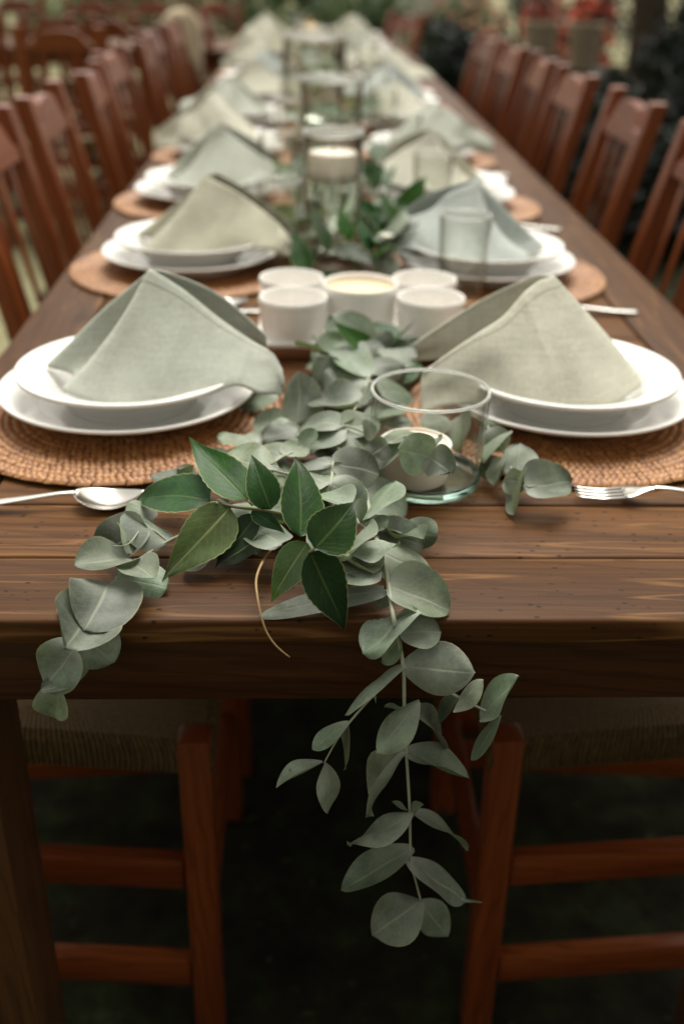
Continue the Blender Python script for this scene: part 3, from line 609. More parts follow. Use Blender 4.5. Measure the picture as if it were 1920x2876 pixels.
for j in range(NY + 1):
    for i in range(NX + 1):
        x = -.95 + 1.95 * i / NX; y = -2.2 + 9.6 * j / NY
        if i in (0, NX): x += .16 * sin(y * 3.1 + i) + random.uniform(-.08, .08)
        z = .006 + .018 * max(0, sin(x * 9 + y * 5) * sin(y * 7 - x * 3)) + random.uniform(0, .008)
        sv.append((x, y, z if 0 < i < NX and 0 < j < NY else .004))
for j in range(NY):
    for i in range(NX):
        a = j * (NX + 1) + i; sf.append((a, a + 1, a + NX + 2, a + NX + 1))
tag(put('dark_ground_strip', mesh('dark_ground_strip', sv, sf, M['dark_ground'])), kind='structure')  # darker ground strip lying under and around the tables

bv, bf = [], []
for j in range(41):
    for i in range(13):
        x = 1.02 + 6.5 * i / 12; y = -2 + 14.5 * j / 40
        bv.append((x + (.12 * sin(y * 2.3) if i == 0 else 0), y, .005 if i in (0, 12) or j in (0, 40) else .01 + random.uniform(0, .05)))
for j in range(40):
    for i in range(12): a = j * 13 + i; bf.append((a, a + 1, a + 14, a + 13))
tag(put('planting_bed', mesh('planting_bed', bv, bf, M['dark_ground'])), kind='structure')
# ------------------------------------------------------------------ dining tables (cross planks between two long side boards)
def build_table(name, y0, y1, xl, xr, label):
    r = empty(name, ((xl + xr) / 2, y0, 0), 0, label, 'table', 'long dining tables')
    w = xr - xl; th = .021; zt = T - th / 2; sb = .086; L = y1 - y0
    def pl(sx, sy, x, y, mat, dz=0):
        put('plank', box(sx, sy, th, mat, .0032, 3), r, (x, y, zt + dz))
    pl(w, .093, 0, .0465, M['table_x'])
    pl(w, .093, 0, L - .0465, M['table_x'])
    pl(sb, L - .190, -w / 2 + sb / 2, L / 2, M['table_y']); pl(sb, L - .190, w / 2 - sb / 2, L / 2, M['table_y'])
    n = round((L - .188) / .0945); pw = (L - .188) / n
    for i in range(n):
        pl(w - 2 * sb - .004, pw - .002, 0, .094 + pw * (i + .5), M['table_x'], random.uniform(-.0012, .0002))
    ah = .066; za = T - th - ah / 2 - .0005
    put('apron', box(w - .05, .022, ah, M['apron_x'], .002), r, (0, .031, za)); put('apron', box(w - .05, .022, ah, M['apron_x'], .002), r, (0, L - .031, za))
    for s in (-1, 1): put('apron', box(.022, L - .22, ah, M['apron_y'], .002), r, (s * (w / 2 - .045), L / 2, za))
    lh = T - th - .001
    for s in (-1, 1):
        for yy in (.088, L - .088): put('leg', box(.088, .088, lh, M['table_z'], .004), r, (s * (w / 2 - .064), yy, lh / 2))
    return r
build_table('dining_table', 0, 2.272, -.43, .46, 'dark brown plank table in the foreground with greenery hanging over its end')
build_table('dining_table', 2.278, 4.50, -.425, .462, 'middle brown plank table butted against the far end of the front table')
build_table('dining_table', 4.506, 6.70, -.43, .458, 'farthest brown plank table at the blurred end of the long row')

# ------------------------------------------------------------------ chairs
def prism(poly, th, mat):      # polygon in (y, z), thickness in x
    n = len(poly); v = [(-th / 2, a, b) for a, b in poly] + [(th / 2, a, b) for a, b in poly]
    f = [tuple(range(n)), tuple(range(2 * n - 1, n - 1, -1))] + [(i, n + i, n + (i + 1) % n, (i + 1) % n) for i in range(n)]
    me = mesh('prism', v, f, mat, False)
    bm = bmesh.new(); bm.from_mesh(me); bmesh.ops.recalc_face_normals(bm, faces=bm.faces)
    ed = [e for e in bm.edges if abs(e.verts[0].co.x - e.verts[1].co.x) < 1e-6]
    bmesh.ops.bevel(bm, geom=ed, offset=.003, segments=2, affect='EDGES', profile=.5); bm.to_mesh(me); bm.free()
    return me
def beam(p, q, sx, sy, mat, bev=.004):   # square bar from p to q
    p, q = Vector(p), Vector(q); d = q - p
    me = box(sx, sy, d.length, mat, bev)
    return me, (p + q) / 2, d.to_track_quat('Z', 'Y').to_euler()
def rush_seat():
    cs = [(.018, -.205), (.018, .205), (-.395, .165), (-.395, -.165)]
    ring = []; K = 72
    for i in range(4):
        a, b = Vector(cs[i]), Vector(cs[(i + 1) % 4]); d = (b - a); nrm = Vector((d.y, -d.x)).normalized()
        for k in range(2 * K):
            p = a + d * (k + .5) / (2 * K); ring.append((p, -nrm if False else nrm, k % 2))
    ce = Vector((-.19, 0)); lev = [(.428, -.010), (.432, -.002), (.448, .002), (.464, -.002), (.472, -.012), (.474, -.045)]
    v, f = [], []; n = len(ring)
    for z, off in lev:
        for p, nr, o in ring:
            out = (p - ce).normalized(); q = p + out * (off + (0.002 if o else -.002)); v.append((q.x, q.y, z + (.0004 if o else -.0004)))
    for l in range(len(lev) - 1):
        for i in range(n): j = (i + 1) % n; f.append((l * n + i, l * n + j, (l + 1) * n + j, (l + 1) * n + i))
    v.append((ce.x, ce.y, .462)); c = len(v) - 1; b = (len(lev) - 1) * n
    for i in range(n): f.append((b + i, b + (i + 1) % n, c))
    f.append(tuple(range(n))[::-1])
    return mesh('rush_seat', v, f, M['rush'], False)
def make_chair():
    r = empty('dining_chair')
    X, Yw, Zw = M['chair_x'], M['chair_y'], M['chair_z']
    def add(nm, p, q, sx, sy, mat, par=r):
        me, c, e = beam(p, q, sx, sy, Zw); return put(nm, me, par, c, e)
    for s in (-1, 1):
        put('leg', box(.034, .034, .476, Zw, .004), r, (0, s * .19, .238))
        # back post in one bent piece
        pts = [(-.43, 0), (-.405, .43), (-.412, .5), (-.445, .68), (-.505, .925)]
        v, f = [], []
        for k, (x, z) in enumerate(pts):
            for dx, dy in ((-.018, -.021), (.018, -.021), (.018, .021), (-.018, .021)): v.append((x + dx, s * .16 + dy, z))
        for k in range(len(pts) - 1):
            for i in range(4): j = (i + 1) % 4; f.append((4 * k + i, 4 * k + j, 4 * k + 4 + j, 4 * k + 4 + i))
        f.append((3, 2, 1, 0)); t = 4 * (len(pts) - 1); f.append((t, t + 1, t + 2, t + 3))
        me = mesh('back_post', v, f, Zw, False); bm = bmesh.new(); bm.from_mesh(me)
        bmesh.ops.bevel(bm, geom=[e for e in bm.edges if e.calc_face_angle(0) > .8], offset=.005, segments=2, affect='EDGES', profile=.5)
        bm.to_mesh(me); bm.free(); put('back_post', me, r)
        for z in (.283, .124): add('stretcher', (-.018, s * .19, z), (-.40, s * .163, z), .022, .042, X)
        add('seat_rail', (-.018, s * .178, .447), (-.39, s * .152, .447), .02, .028, X)
    add('stretcher', (0, -.172, .20), (0, .172, .20), .022, .034, Yw); add('stretcher', (-.415, -.142, .24), (-.415, .142, .24), .02, .034, Yw)
    add('seat_rail', (-.012, -.172, .447), (-.012, .172, .447), .028, .02, Yw)
    put('seat', rush_seat(), r)
    top = [(-.139, .853), (-.124, .855), (-.108, .864), (-.092, .884), (-.074, .902), (-.04, .909), (0, .911)]
    poly = [(-.139, .826), (.139, .826)] + [(-a, b) for a, b in top][:-1] + top[::-1]
    cr_ = prism(poly, .024, Yw)
    for q in cr_.vertices: q.co.x += -.445 - (q.co.z - .68) * .245
    put('crest_rail', cr_, r)
    add('lower_rail', (-.413, -.143, .515), (-.413, .143, .515), .02, .045, Yw)
    for k in range(3):
        y = (k - 1) * .078; add('slat', (-.416, y, .53), (-.480, y, .832), .022, .007, Zw)
    return r
CH = make_chair(); used = [False]
ORD = ['nearest', 'second', 'third', 'fourth', 'fifth', 'sixth', 'seventh', 'eighth', 'ninth', 'tenth', 'eleventh']
def chair(x, y, rz, label, group):
    o = CH if not used[0] else copy_tree(CH); used[0] = True
    o.location = (x, y, 0); o.rotation_euler = (0, 0, rz); o['label'] = label; o['category'] = 'chair'; o['group'] = group
    return o
for i, (x, y, a) in enumerate([(-.176, .41, 0), (-.170, .89, 1), (-.155, 1.385, -2), (-.145, 1.87, 1), (-.135, 2.42, 4), (-.175, 2.95, -3), (-.14, 3.47, 3), (-.19, 4.0, -4), (-.16, 4.5, -2), (-.19, 5.35, -18)]):
    chair(x, y, radians(a), 'red-brown wooden chair with rush seat, %s along the left side of the long table' % ORD[i], 'chairs along the left side of the table')
for i, (x, y, a) in enumerate([(.150, .41, 0), (.165, .87, -1), (.175, 1.31, 1), (.185, 1.915, 0), (.18, 2.49, 1), (.185, 2.99, -2), (.175, 3.45, 2), (.165, 3.92, 5)]):
    chair(x, y, radians(180 + a), 'red-brown wooden chair with rush seat, %s along the right side of the long table' % ORD[i], 'chairs along the right side of the table')
chair(.02, 5.5, radians(205), 'lone red-brown chair far off at the right of the table end', 'chairs along the right side of the table')
# the side table at the left rear with chairs on both long sides
for i, x in enumerate((-2.02, -1.62, -1.24, -.98)):
    chair(x, 5.32, radians(90 + (3, -4, 2, -3)[i]), 'blurred red-brown chair, %s from left on the near side of the side table' % ['first', 'second', 'third', 'fourth'][i], 'chairs at the side table')
for i, (x, y, a) in enumerate(((-1.98, 4.58, 93), (-1.50, 4.62, 84), (-1.12, 4.55, 97))):
    chair(x, y, radians(a), 'blurred red-brown chair pulled out from the side table, %s one' % ['left', 'middle', 'right'][i], 'chairs at the side table')
for i, x in enumerate((-2.35, -1.92, -1.48, -1.06, -.7)):
    chair(x, 6.55, radians(-90 + (2, 3, -3, 1, -4)[i]), 'blurred red-brown chair on the far side of the side table, %s from the left' % ['first', 'second', 'third', 'fourth', 'fifth'][i], 'chairs at the side table')
st = empty('side_table', (-1.55, 5.55, 0), 0, 'brown plank table standing crosswise among the blurred chairs at left rear', 'table', 'side tables')
for k in range(8): put('plank', box(2.4, .098, .024, M['table_x'], .003), st, (0, .05 + .1 * k, .72))
for s in (-1, 1):
    put('apron', box(2.2, .022, .06, M['table_x'], .002), st, (0, .4 + s * .36, .678))
    for q in (-1, 1): put('leg', box(.07, .07, .706, M['table_z'], .003), st, (q * 1.1, .4 + s * .31, .353))

# ------------------------------------------------------------------ rattan mats
def mat_mesh():
    v, f, uv = [], [], []
    p = .0086; n = 20
    for k in range(1, n + 1):
        r = p * (k - .3); cnt = max(8, int(2 * pi * r / (.0064 if k < n else .0075))); sl = .32 if k % 2 else -.32
        hw = p * .56; ht = .0032 if k < n else .0046
        for i in range(cnt):
            a0 = 2 * pi * (i + random.uniform(-.12, .12) + (.5 if k % 2 else 0)) / cnt; da = 2 * pi / cnt * .5
            b = len(v); u0 = random.random(), random.random(); jz = random.uniform(-.0006, .0006)
            for q, (tr, hz) in enumerate(((-1, 0), (-.55, .75), (0, 1), (.55, .75), (1, 0))):
                for tt, hh in ((-1, .25), (0, 1), (1, .25)):
                    rr = r + tr * hw; a = a0 + da * tt * .94 + sl * tr * da
                    v.append((rr * cos(a), rr * sin(a), .004 + ht * hz * hh + jz)); uv.append((u0[0] + tr * .004, u0[1] + tt * .004))
            for q in range(4):
                for s in range(2): c = b + q * 3 + s; f.append((c, c + 3, c + 4, c + 1))
    return mesh('rattan_weave', v, f, M['rattan'], True, uv)
WEAVE = mat_mesh()
MBASE = lathe([(0, 0), (.170, 0), (.1735, .0025), (.170, .0045), (0, .0045)], M['rattan_base'], 48)
PL_D = lathe(smooth_prof([(0, .003), (.06, .003), (.078, .003), (.082, 0), (.086, .001), (.092, .006), (.108, .0135), (.124, .019), (.1315, .0215), (.1335, .0235), (.1325, .0255), (.128, .0248), (.112, .019), (.097, .0125), (.088, .0085), (.06, .0068), (0, .0065)], 3), M['ceramic'], 96)
PL_S = lathe(smooth_prof([(0, .004), (.05, .004), (.058, .0035), (.061, 0), (.065, .0005), (.068, .005), (.078, .016), (.086, .027), (.092, .0315), (.104, .0345), (.1135, .0365), (.1158, .039), (.1145, .0415), (.110, .0405), (.100, .0375), (.089, .034), (.081, .026), (.072, .0135), (.062, .0085), (.03, .0075), (0, .0075)], 3), M['ceramic'], 96)

# napkins: a cloth wrapped into a standing cone; columns of (top, middle, bottom) points round the cloth, relative to the plate centre
NA = [((.141, .067, .825), (.142, .069, .812), (.142, .067, .803)), ((.093, .047, .876), (.095, .067, .84), (.095, .073, .802)), ((.040, .033, .905), (.030, .060, .86), (.010, .070, .803)),
      ((.027, .031, .906), (-.040, .030, .850), (-.083, .010, .812)), ((.027, .027, .907), (-.006, .022, .838), (-.056, -.002, .803)), ((.026, .022, .909), (-.015, -.014, .850), (-.058, -.048, .806)),
      ((.030, .021, .908), (.008, -.032, .850), (-.020, -.076, .803)), ((.060, .021, .889), (.050, -.039, .842), (.033, -.081, .803)), ((.093, .015, .864), (.087, -.034, .831), (.080, -.068, .806)),
      ((.127, -.002, .844), (.123, -.034, .827), (.115, -.055, .813)), ((.150, -.020, .834), (.150, -.040, .820), (.140, -.056, .807)), ((.160, -.036, .822), (.162, -.044, .812), (.159, -.050, .801))]
NB = [((-.160, .078, .812), (-.160, .078, .802), (-.158, .075, .795)), ((-.090, .066, .868), (-.1, .075, .83), (-.1, .08, .80)), ((-.041, .042, .903), (-.038, .062, .85), (-.028, .078, .803)),
      ((-.027, .034, .906), (.002, .04, .86), (.037, .05, .808)), ((-.022, .031, .905), (.027, .015, .857), (.072, -.005, .809)), ((-.027, .027, .903), (.023, -.005, .854), (.059, -.040, .806)),
      ((-.037, .024, .901), (-.003, -.03, .849), (.022, -.070, .803)), ((-.053, .015, .893), (-.035, -.04, .844), (-.018, -.079, .803)), ((-.075, -.004, .874), (-.067, -.045, .836), (-.063, -.073, .803)),
      ((-.099, -.018, .860), (-.098, -.045, .829), (-.098, -.056, .800)), ((-.131, -.03, .842), (-.131, -.045, .82), (-.131, -.06, .797)), ((-.158, -.04, .826), (-.159, -.045, .812), (-.160, -.06, .79))]
def napkin_mesh(cols, mat, seed, jit=.003, flip=False):
    rg = random.Random(seed); C = []
    for c in cols:
        C.append([(p[0] + rg.uniform(-jit, jit), p[1] + rg.uniform(-jit, jit), p[2] - T - .045 + rg.uniform(-jit, jit) * (.6 if k < 2 else .2)) for k, p in enumerate(c)])
    rows = [smooth_prof([c[k] for c in C], 6) for k in range(3)]
    NU = 14; n = len(rows[0]); v, f, uv = [], [], []
    for i in range(n):
        a, b, c = Vector(rows[0][i]), Vector(rows[1][i]), Vector(rows[2][i])
        for j in range(NU + 1):
            t = j / NU
            q = b * 2 - (a + c) / 2
            p = a * (1 - t) ** 2 + q * 2 * t * (1 - t) + c * t * t
            w = .003 * sin(i * .33 + seed) * sin(t * pi) + .0022 * sin(i * .62 + t * 4 + seed * 2) * t + .0016 * sin(i * .21 - t * 9 + seed)
            p = p + Vector((0, w, w * .3)); v.append(((-p.x if flip else p.x), p.y, p.z)); uv.append((i / n, t))
    for i in range(n - 1):
        for j in range(NU): a = i * (NU + 1) + j; f.append((a, a + 1, a + NU + 2, a + NU + 1) if not flip else (a, a + NU + 1, a + NU + 2, a + 1))
    return mesh('napkin', v, f, mat, True, uv)
def napkin(cols, mat, seed, x, y, rz, label, flip=False, jit=.003, sc=1.0, hz=1.0):
    o = put('napkin', napkin_mesh(cols, mat, seed, jit, flip), None, (x, y, T + .045), (0, 0, rz), (sc, sc, sc * hz))
    md = o.modifiers.new('thick', 'SOLIDIFY'); md.thickness = .0036; md.offset = 0
    md = o.modifiers.new('soft', 'SUBSURF'); md.levels = 1; md.render_levels = 1
    return tag(o, label, 'napkin', 'folded linen napkins')

# cutlery, lying along local +x (bowl or tines at +x end), resting on z = 0
def strip(sections, mat, nseg=10):   # sections: (x, half width, thickness, z centre, dish depth)
    v, f = [], []
    for x, w, th, zc, dish in sections:
        for k in range(nseg):
            a = 2 * pi * k / nseg; yy = w * cos(a); q = yy / max(w, 1e-6)
            v.append((x, yy, zc + th / 2 * sin(a) - dish * (1 - q * q)))
    n = len(sections)
    for i in range(n - 1):
        for k in range(nseg): j = (k + 1) % nseg; f.append((i * nseg + k, (i + 1) * nseg + k, (i + 1) * nseg + j, i * nseg + j))
    f.append(tuple(range(nseg))); f.append(tuple((n - 1) * nseg + k for k in range(nseg))[::-1])
    return mesh('cutlery', v, f, mat)
HND = [(-.125, .0055, .002, .003, 0), (-.120, .0085, .0028, .003, 0), (-.09, .0078, .003, .0045, 0), (-.05, .005, .0032, .008, 0), (-.015, .0033, .0034, .012, 0), (.0, .0034, .0032, .0125, 0)]
def spoon():
    r = empty('spoon')
    put('handle', strip(smooth_prof(HND, 3), M['steel'], 12), r)
    bw = []
    for k in range(15):
        t = k / 14; w = .0195 * (sin(pi * min(1, max(0.02, t ** .8))) ** .62) + .0015; bw.append((-.002 + .062 * t, w if k < 14 else .003, .0016, .0122 - .006 * sin(pi * t) + .001 * t - .0035 * t, .0075 * sin(pi * t) ** .7))
    put('bowl', strip(bw, M['steel'], 20), r); return r
def fork():
    r = empty('fork')
    put('handle', strip(smooth_prof(HND, 3), M['steel'], 12), r)
    nk = put('neck', strip(smooth_prof([(-.002, .0034, .003, .0122, 0), (.008, .006, .0024, .0108, .0), (.018, .0112, .002, .0085, .001), (.026, .0118, .002, .0068, .001)], 3), M['steel'], 12), r)
    for k in range(4):
        y = (k - 1.5) * .0064
        o = put('tine', strip([(.024, .0022, .002, .007, 0), (.045, .0019, .0019, .0042, 0), (.062, .0016, .0017, .0052, 0), (.070, .0006, .001, .0068, 0)], M['steel'], 8), nk, (0, y, 0))
    return r
def knife():
    r = empty('table_knife')
    put('handle', strip([(-.12, .005, .004, .0035, 0), (-.115, .0085, .0065, .0036, 0), (-.03, .0075, .006, .0036, 0), (.0, .006, .005, .0036, 0)], M['steel'], 12), r)
    put('blade', strip([(-.002, .006, .003, .0034, 0), (.02, .0095, .0018, .003, 0), (.07, .0095, .0016, .003, 0), (.095, .006, .0014, .003, 0), (.104, .001, .001, .003, 0)], M['steel'], 10), r)
    return r
PROT = {'spoon': spoon(), 'fork': fork(), 'knife': knife()}; seen = {}
def cutlery(kind, x, y, rz, label):
    o = PROT[kind] if kind not in seen else copy_tree(PROT[kind]); seen[kind] = 1
    o.location = (x, y, T + .001); o.rotation_euler = (0, 0, rz)
    return tag(o, label, {'table_knife': 'knife'}.get(kind, kind), 'steel cutlery beside the plates')

def tumbler(h, r, mat, ft=.010, rb=None):
    rb = rb or r * .9
    return lathe(smooth_prof([(0, .0), (rb * .9, 0), (rb, .003), (rb + (r - rb) * .2, h * .25), (r, h * .92), (r, h - .001), (r - .0014, h + .0006), (r - .0029, h - .001), (r - .0029, h * .9), (rb - .0029, h * .25), (rb - .0035, ft + .002), (rb * .7, ft), (0, ft)], 3), mat, 48)
TUMB = tumbler(.125, .0355, M['glass_warm'], .018)
TRIM = lathe([(.0341 + .0013 * cos(q * pi / 6), .1258 + .0013 * sin(q * pi / 6)) for q in range(13)], M['lip'], 48)

ROWS = [(.388, .388), (.972, .950), (1.462, 1.452), (1.99, 1.98), (2.47, 2.46), (2.93, 2.92), (3.42, 3.45), (3.95, 3.97), (4.5, 4.52), (5.1, 5.1), (5.75, 5.75)]
COLN = ['linen0', 'linen3', 'linen0', 'linen1', 'linen0', 'linen1', 'linen2', 'linen1', 'linen3', 'linen1', 'linen1']
COLR = ['linen1', 'linen2', 'linen1', 'linen0', 'linen1', 'linen2', 'linen1', 'linen1', 'linen0', 'linen1', 'linen1']
CNAME = {'linen0': 'sage green', 'linen1': 'beige green', 'linen2': 'blue grey', 'linen3': 'olive green'}
rr = random.Random(5)
for k, (yl, yr) in enumerate(ROWS):
    for side, y, x in (('left', yl, -.247), ('right', yr, .214)):
        if k > 0: x += rr.uniform(-.008, .008)
        o_ = ORD[k]; where = '%s %s place' % (o_, side)
        mt = empty('rattan_placemat', (x - (.004 if side == 'left' else -.002), y, T + .0005), rr.uniform(0, 6), 'round woven rattan placemat under white plates, ' + where, 'placemat', 'round rattan placemats')
        put('backing', MBASE, mt); w = put('weave', WEAVE, mt); tag(w, kind='stuff')
        dx, dy = (0, .014) if k == 0 else (rr.uniform(-.008, .008), rr.uniform(-.012, .012))
        px_, py_ = x + dx, y + dy
        tag(put('dinner_plate', PL_D, None, (px_, py_, T + .0086)), 'large white dinner plate on rattan mat, ' + where, 'plate', 'white dinner plates')
        sx_, sy_ = px_ + (.004 if side == 'left' else -.002), py_ - .008
        tag(put('soup_plate', PL_S, None, (sx_, sy_, T + .0152)), 'white rimmed soup plate under a folded napkin, ' + where, 'plate', 'white soup plates')
        cl = (COLN if side == 'left' else COLR)[k]
        lab = '%s linen napkin standing folded on its plate, %s' % (CNAME[cl], where)
        if k == 0:
            if side == 'left': napkin(NA, M[cl], 1, -.245, .395, 0, lab, False, .001)
            else: napkin(NB, M[cl], 2, .213, .390, 0, lab, False, .001)
        else:
            ba, fl = (NA, side == 'right') if (k % 2 or k == 2) else (NB, side == 'left')
            if k >= 3 and rr.random() < .4: ba = NA if ba is NB else NB
            napkin(ba, M[cl], 10 + k * 2 + (side == 'left'), sx_ + (0 if side == 'left' else -.0), sy_ + .004, rr.uniform(-.15, .15), lab, fl, .008, 1.0 if k < 2 else rr.uniform(.96, 1.06), rr.uniform(.84, .98))
        # tumblers
        if k > 0:
            gx, gy = ((-.112 + rr.uniform(-.01, .01), y + .06) if side == 'left' else (.152 + rr.uniform(-.015, .015), y - .150))
            tb = put('glass_tumbler', TUMB, None, (gx, gy, T + .0005)); put('rim', TRIM, tb); tag(tb, 'clear glass tumbler beside the napkin, ' + where, 'glass', 'clear tumblers along the table')
        if k < 6:
            if side == 'left':
                if k == 0: cutlery('spoon', -.262, .183, radians(6), 'steel spoon lying in front of the nearest left placemat with its bowl under leaves')
                else:
                    cutlery('spoon', x + .04, y - .188, radians(3), 'steel spoon beside the rattan mat, ' + where); cutlery('knife', x + .03, y - .212, radians(-1), 'steel table knife next to a spoon, ' + where)
            else:
                if k == 0: cutlery('fork', .252, .196, radians(176), 'steel fork in front of the nearest right placemat with tines touching eucalyptus leaves')
                else: cutlery('fork', x + .055, y - .178, radians(178), 'steel fork beside the rattan mat, ' + where)

# ------------------------------------------------------------------ centre pieces
# low jar with votive candle
jr = empty('glass_jar', (.05, .232, T + .0005), 0, 'low wide clear glass jar with a greenish foot beside the eucalyptus', 'jar')
jw = put('wall', lathe(smooth_prof([(.0500, .0135), (.0508, .03), (.0522, .06), (.0532, .085), (.0538, .089), (.0530, .0915), (.0512, .0915), (.0504, .089), (.0500, .085), (.0490, .06), (.0476, .03), (.0470, .0135), (.0485, .0133), (.0500, .0135)], 3), M['glass'], 96), jr)
put('rim', lathe([(.0521 + .0015 * cos(q * pi / 6), .0918 + .0015 * sin(q * pi / 6)) for q in range(13)], M['lip'], 96), jw)
put('foot', lathe(smooth_prof([(0, .0006), (.040, .0004), (.0455, .001), (.0495, .004), (.0503, .008), (.0501, .0128), (.046, .0128), (.042, .0085), (.03, .0075), (0, .0075)], 3), M['glass_base'], 96), jr)
vc = empty('votive_candle', (.0375, .222, T + .0105), 0, 'short off-white votive candle inside the low glass jar', 'candle')
wxb = put('wax_body', lathe(smooth_prof([(0, 0), (.027, 0), (.0305, .003), (.032, .009), (.0335, .032), (.0325, .0355), (.029, .0365), (.026, .034), (0, .0335)], 3), M['wax'], 64), vc)
put('wick', tube([(0, 0, .033), (.001, 0, .039), (.002, .001, .044)], .0008, .0007, M['wick']), wxb)
# tray with ramekins
tr = empty('serving_tray', (.007, .655, T + .0005), 0, 'low wooden tray with white ceramic top holding five ramekins', 'tray')
put('base', box(.262, .178, .014, M['tray'], .002), tr, (0, 0, .007)); put('ceramic_top', box(.256, .172, .006, M['ramekin'], .002), tr, (0, 0, .0172))
def ramekin(r, h): return lathe(smooth_prof([(0, .001), (r * .86, 0), (r * .9, .002), (r * .93, .006), (r * .965, h * .6), (r * .985, h * .8), (r * 1.0, h * .84), (r, h - .003), (r * .975, h), (r * .93, h - .002), (r * .9, h * .8), (r * .86, .012), (r * .8, .007), (0, .006)], 3), M['ramekin'], 64)
RS, RC = ramekin(.042, .046), ramekin(.0475, .052)
tz = T + .0209
for x, y, d in ((-.077, .612, 'front left'), (-.080, .699, 'rear left'), (.091, .615, 'front right'), (.091, .699, 'rear right')):
    tag(put('ramekin', RS, None, (x, y, tz)), 'small white ramekin at the %s corner of the wooden tray' % d, 'ramekin', 'small white ramekins on the tray')
tag(put('ramekin', RC, None, (.006, .652, tz)), 'larger white ramekin in the middle of the tray holding pale yellow wax', 'ramekin')
ye = put('wax_filling', lathe(smooth_prof([(0, .041), (.03, .0412), (.0405, .0425), (.0418, .043), (.040, .036), (0, .034)], 3), M['butter'], 48), None, (.006, .652, tz)); tag(ye, 'pale yellow wax filling the middle ramekin', 'candle')
# tall cylinders with water and floating candles
def hurricane(x, y, r, h, wl, label, candle=True):
    o = empty('glass_cylinder_vase', (x, y, T + .0005), 0, label, 'vase', 'tall glass cylinders down the table')
    wl_ = put('wall', lathe(smooth_prof([(0, 0), (r * .9, 0), (r, .004), (r, h * .5), (r, h - .002), (r - .0015, h), (r - .003, h - .002), (r - .003, h * .5), (r - .003, .014), (r * .85, .010), (0, .010)], 3), M['glass_tall'], 64), o)
    put('rim', lathe([(r - .0018 + .0042 * cos(q * pi / 6), h + .002 + .0042 * sin(q * pi / 6)) for q in range(13)], M['lip'], 64), wl_)
    put('water', lathe([(0, .0115), (r - .006, .0115), (r - .0042, .014), (r - .0042, wl - .002), (r - .0042, wl), (0, wl)], M['water'], 48), o)
    if candle:
        c = empty('floating_candle', (x, y, T + wl - .012), 0, 'white floating candle at the water line of ' + label.split(' standing')[0], 'candle', 'floating candles in the glass cylinders')
        cr2 = r - .0065
        wxb = put('wax_body', lathe(smooth_prof([(0, 0), (cr2 * .7, .001), (cr2 * .9, .008), (cr2, .02), (cr2, .038), (cr2 * .96, .044), (cr2 * .8, .0455), (0, .044)], 3), M['wax'], 48), c)
        put('wick', tube([(0, 0, .044), (.001, 0, .05), (.0015, 0, .055)], .0009, .0008, M['wick']), wxb)
    return o
hurricane(-.020, 1.085, .0465, .188, .128, 'clear glass cylinder standing behind the ramekin tray')
hurricane(-.012, 1.62, .063, .214, .075, 'taller clear cylinder standing second down the table', False)
hurricane(-.042, 2.62, .088, .226, .028, 'wide clear cylinder standing third down the table', False)
hurricane(-.03, 4.2, .07, .16, .10, 'far blurred glass cylinder standing fourth down the table')
wb = empty('bottle', (.056, 3.62, T + .0005), 0, 'small dark green bottle standing on the table behind the glass cylinders', 'bottle')
wb.scale = (.72, .72, .84)
bdy = put('body', lathe(smooth_prof([(0, .002), (.034, 0), (.037, .004), (.0375, .02), (.0375, .11), (.036, .125), (.022, .145), (.0145, .162), (.0138, .20), (0, .201)], 4), M['bottle'], 40), wb)
put('foil_cap', lathe([(.0142, .165), (.0148, .167), (.0148, .203), (.013, .2055), (0, .206)], M['bottle_foil'], 32), bdy)
bb = empty('brass_lantern', (-.05, 4.75, T + .0005), 0, 'small brass lantern with domed lid at the far end of the table', 'lantern')
put('base', lathe([(0, 0), (.065, 0), (.068, .004), (.066, .012), (.05, .016), (0, .016)], M['brass'], 40), bb)
for k in range(4): put('post', box(.006, .006, .10, M['brass'], .001), bb, (.05 * cos(pi / 4 + k * pi / 2), .05 * sin(pi / 4 + k * pi / 2), .064))
put('lid', lathe(smooth_prof([(.07, .112), (.072, .116), (.06, .13), (.035, .142), (.012, .15), (.006, .158), (.010, .164), (0, .17)], 4), M['brass'], 40), bb)
put('candle', lathe([(0, .0165), (.025, .0165), (.025, .07), (0, .07)], M['wax'], 32), bb)

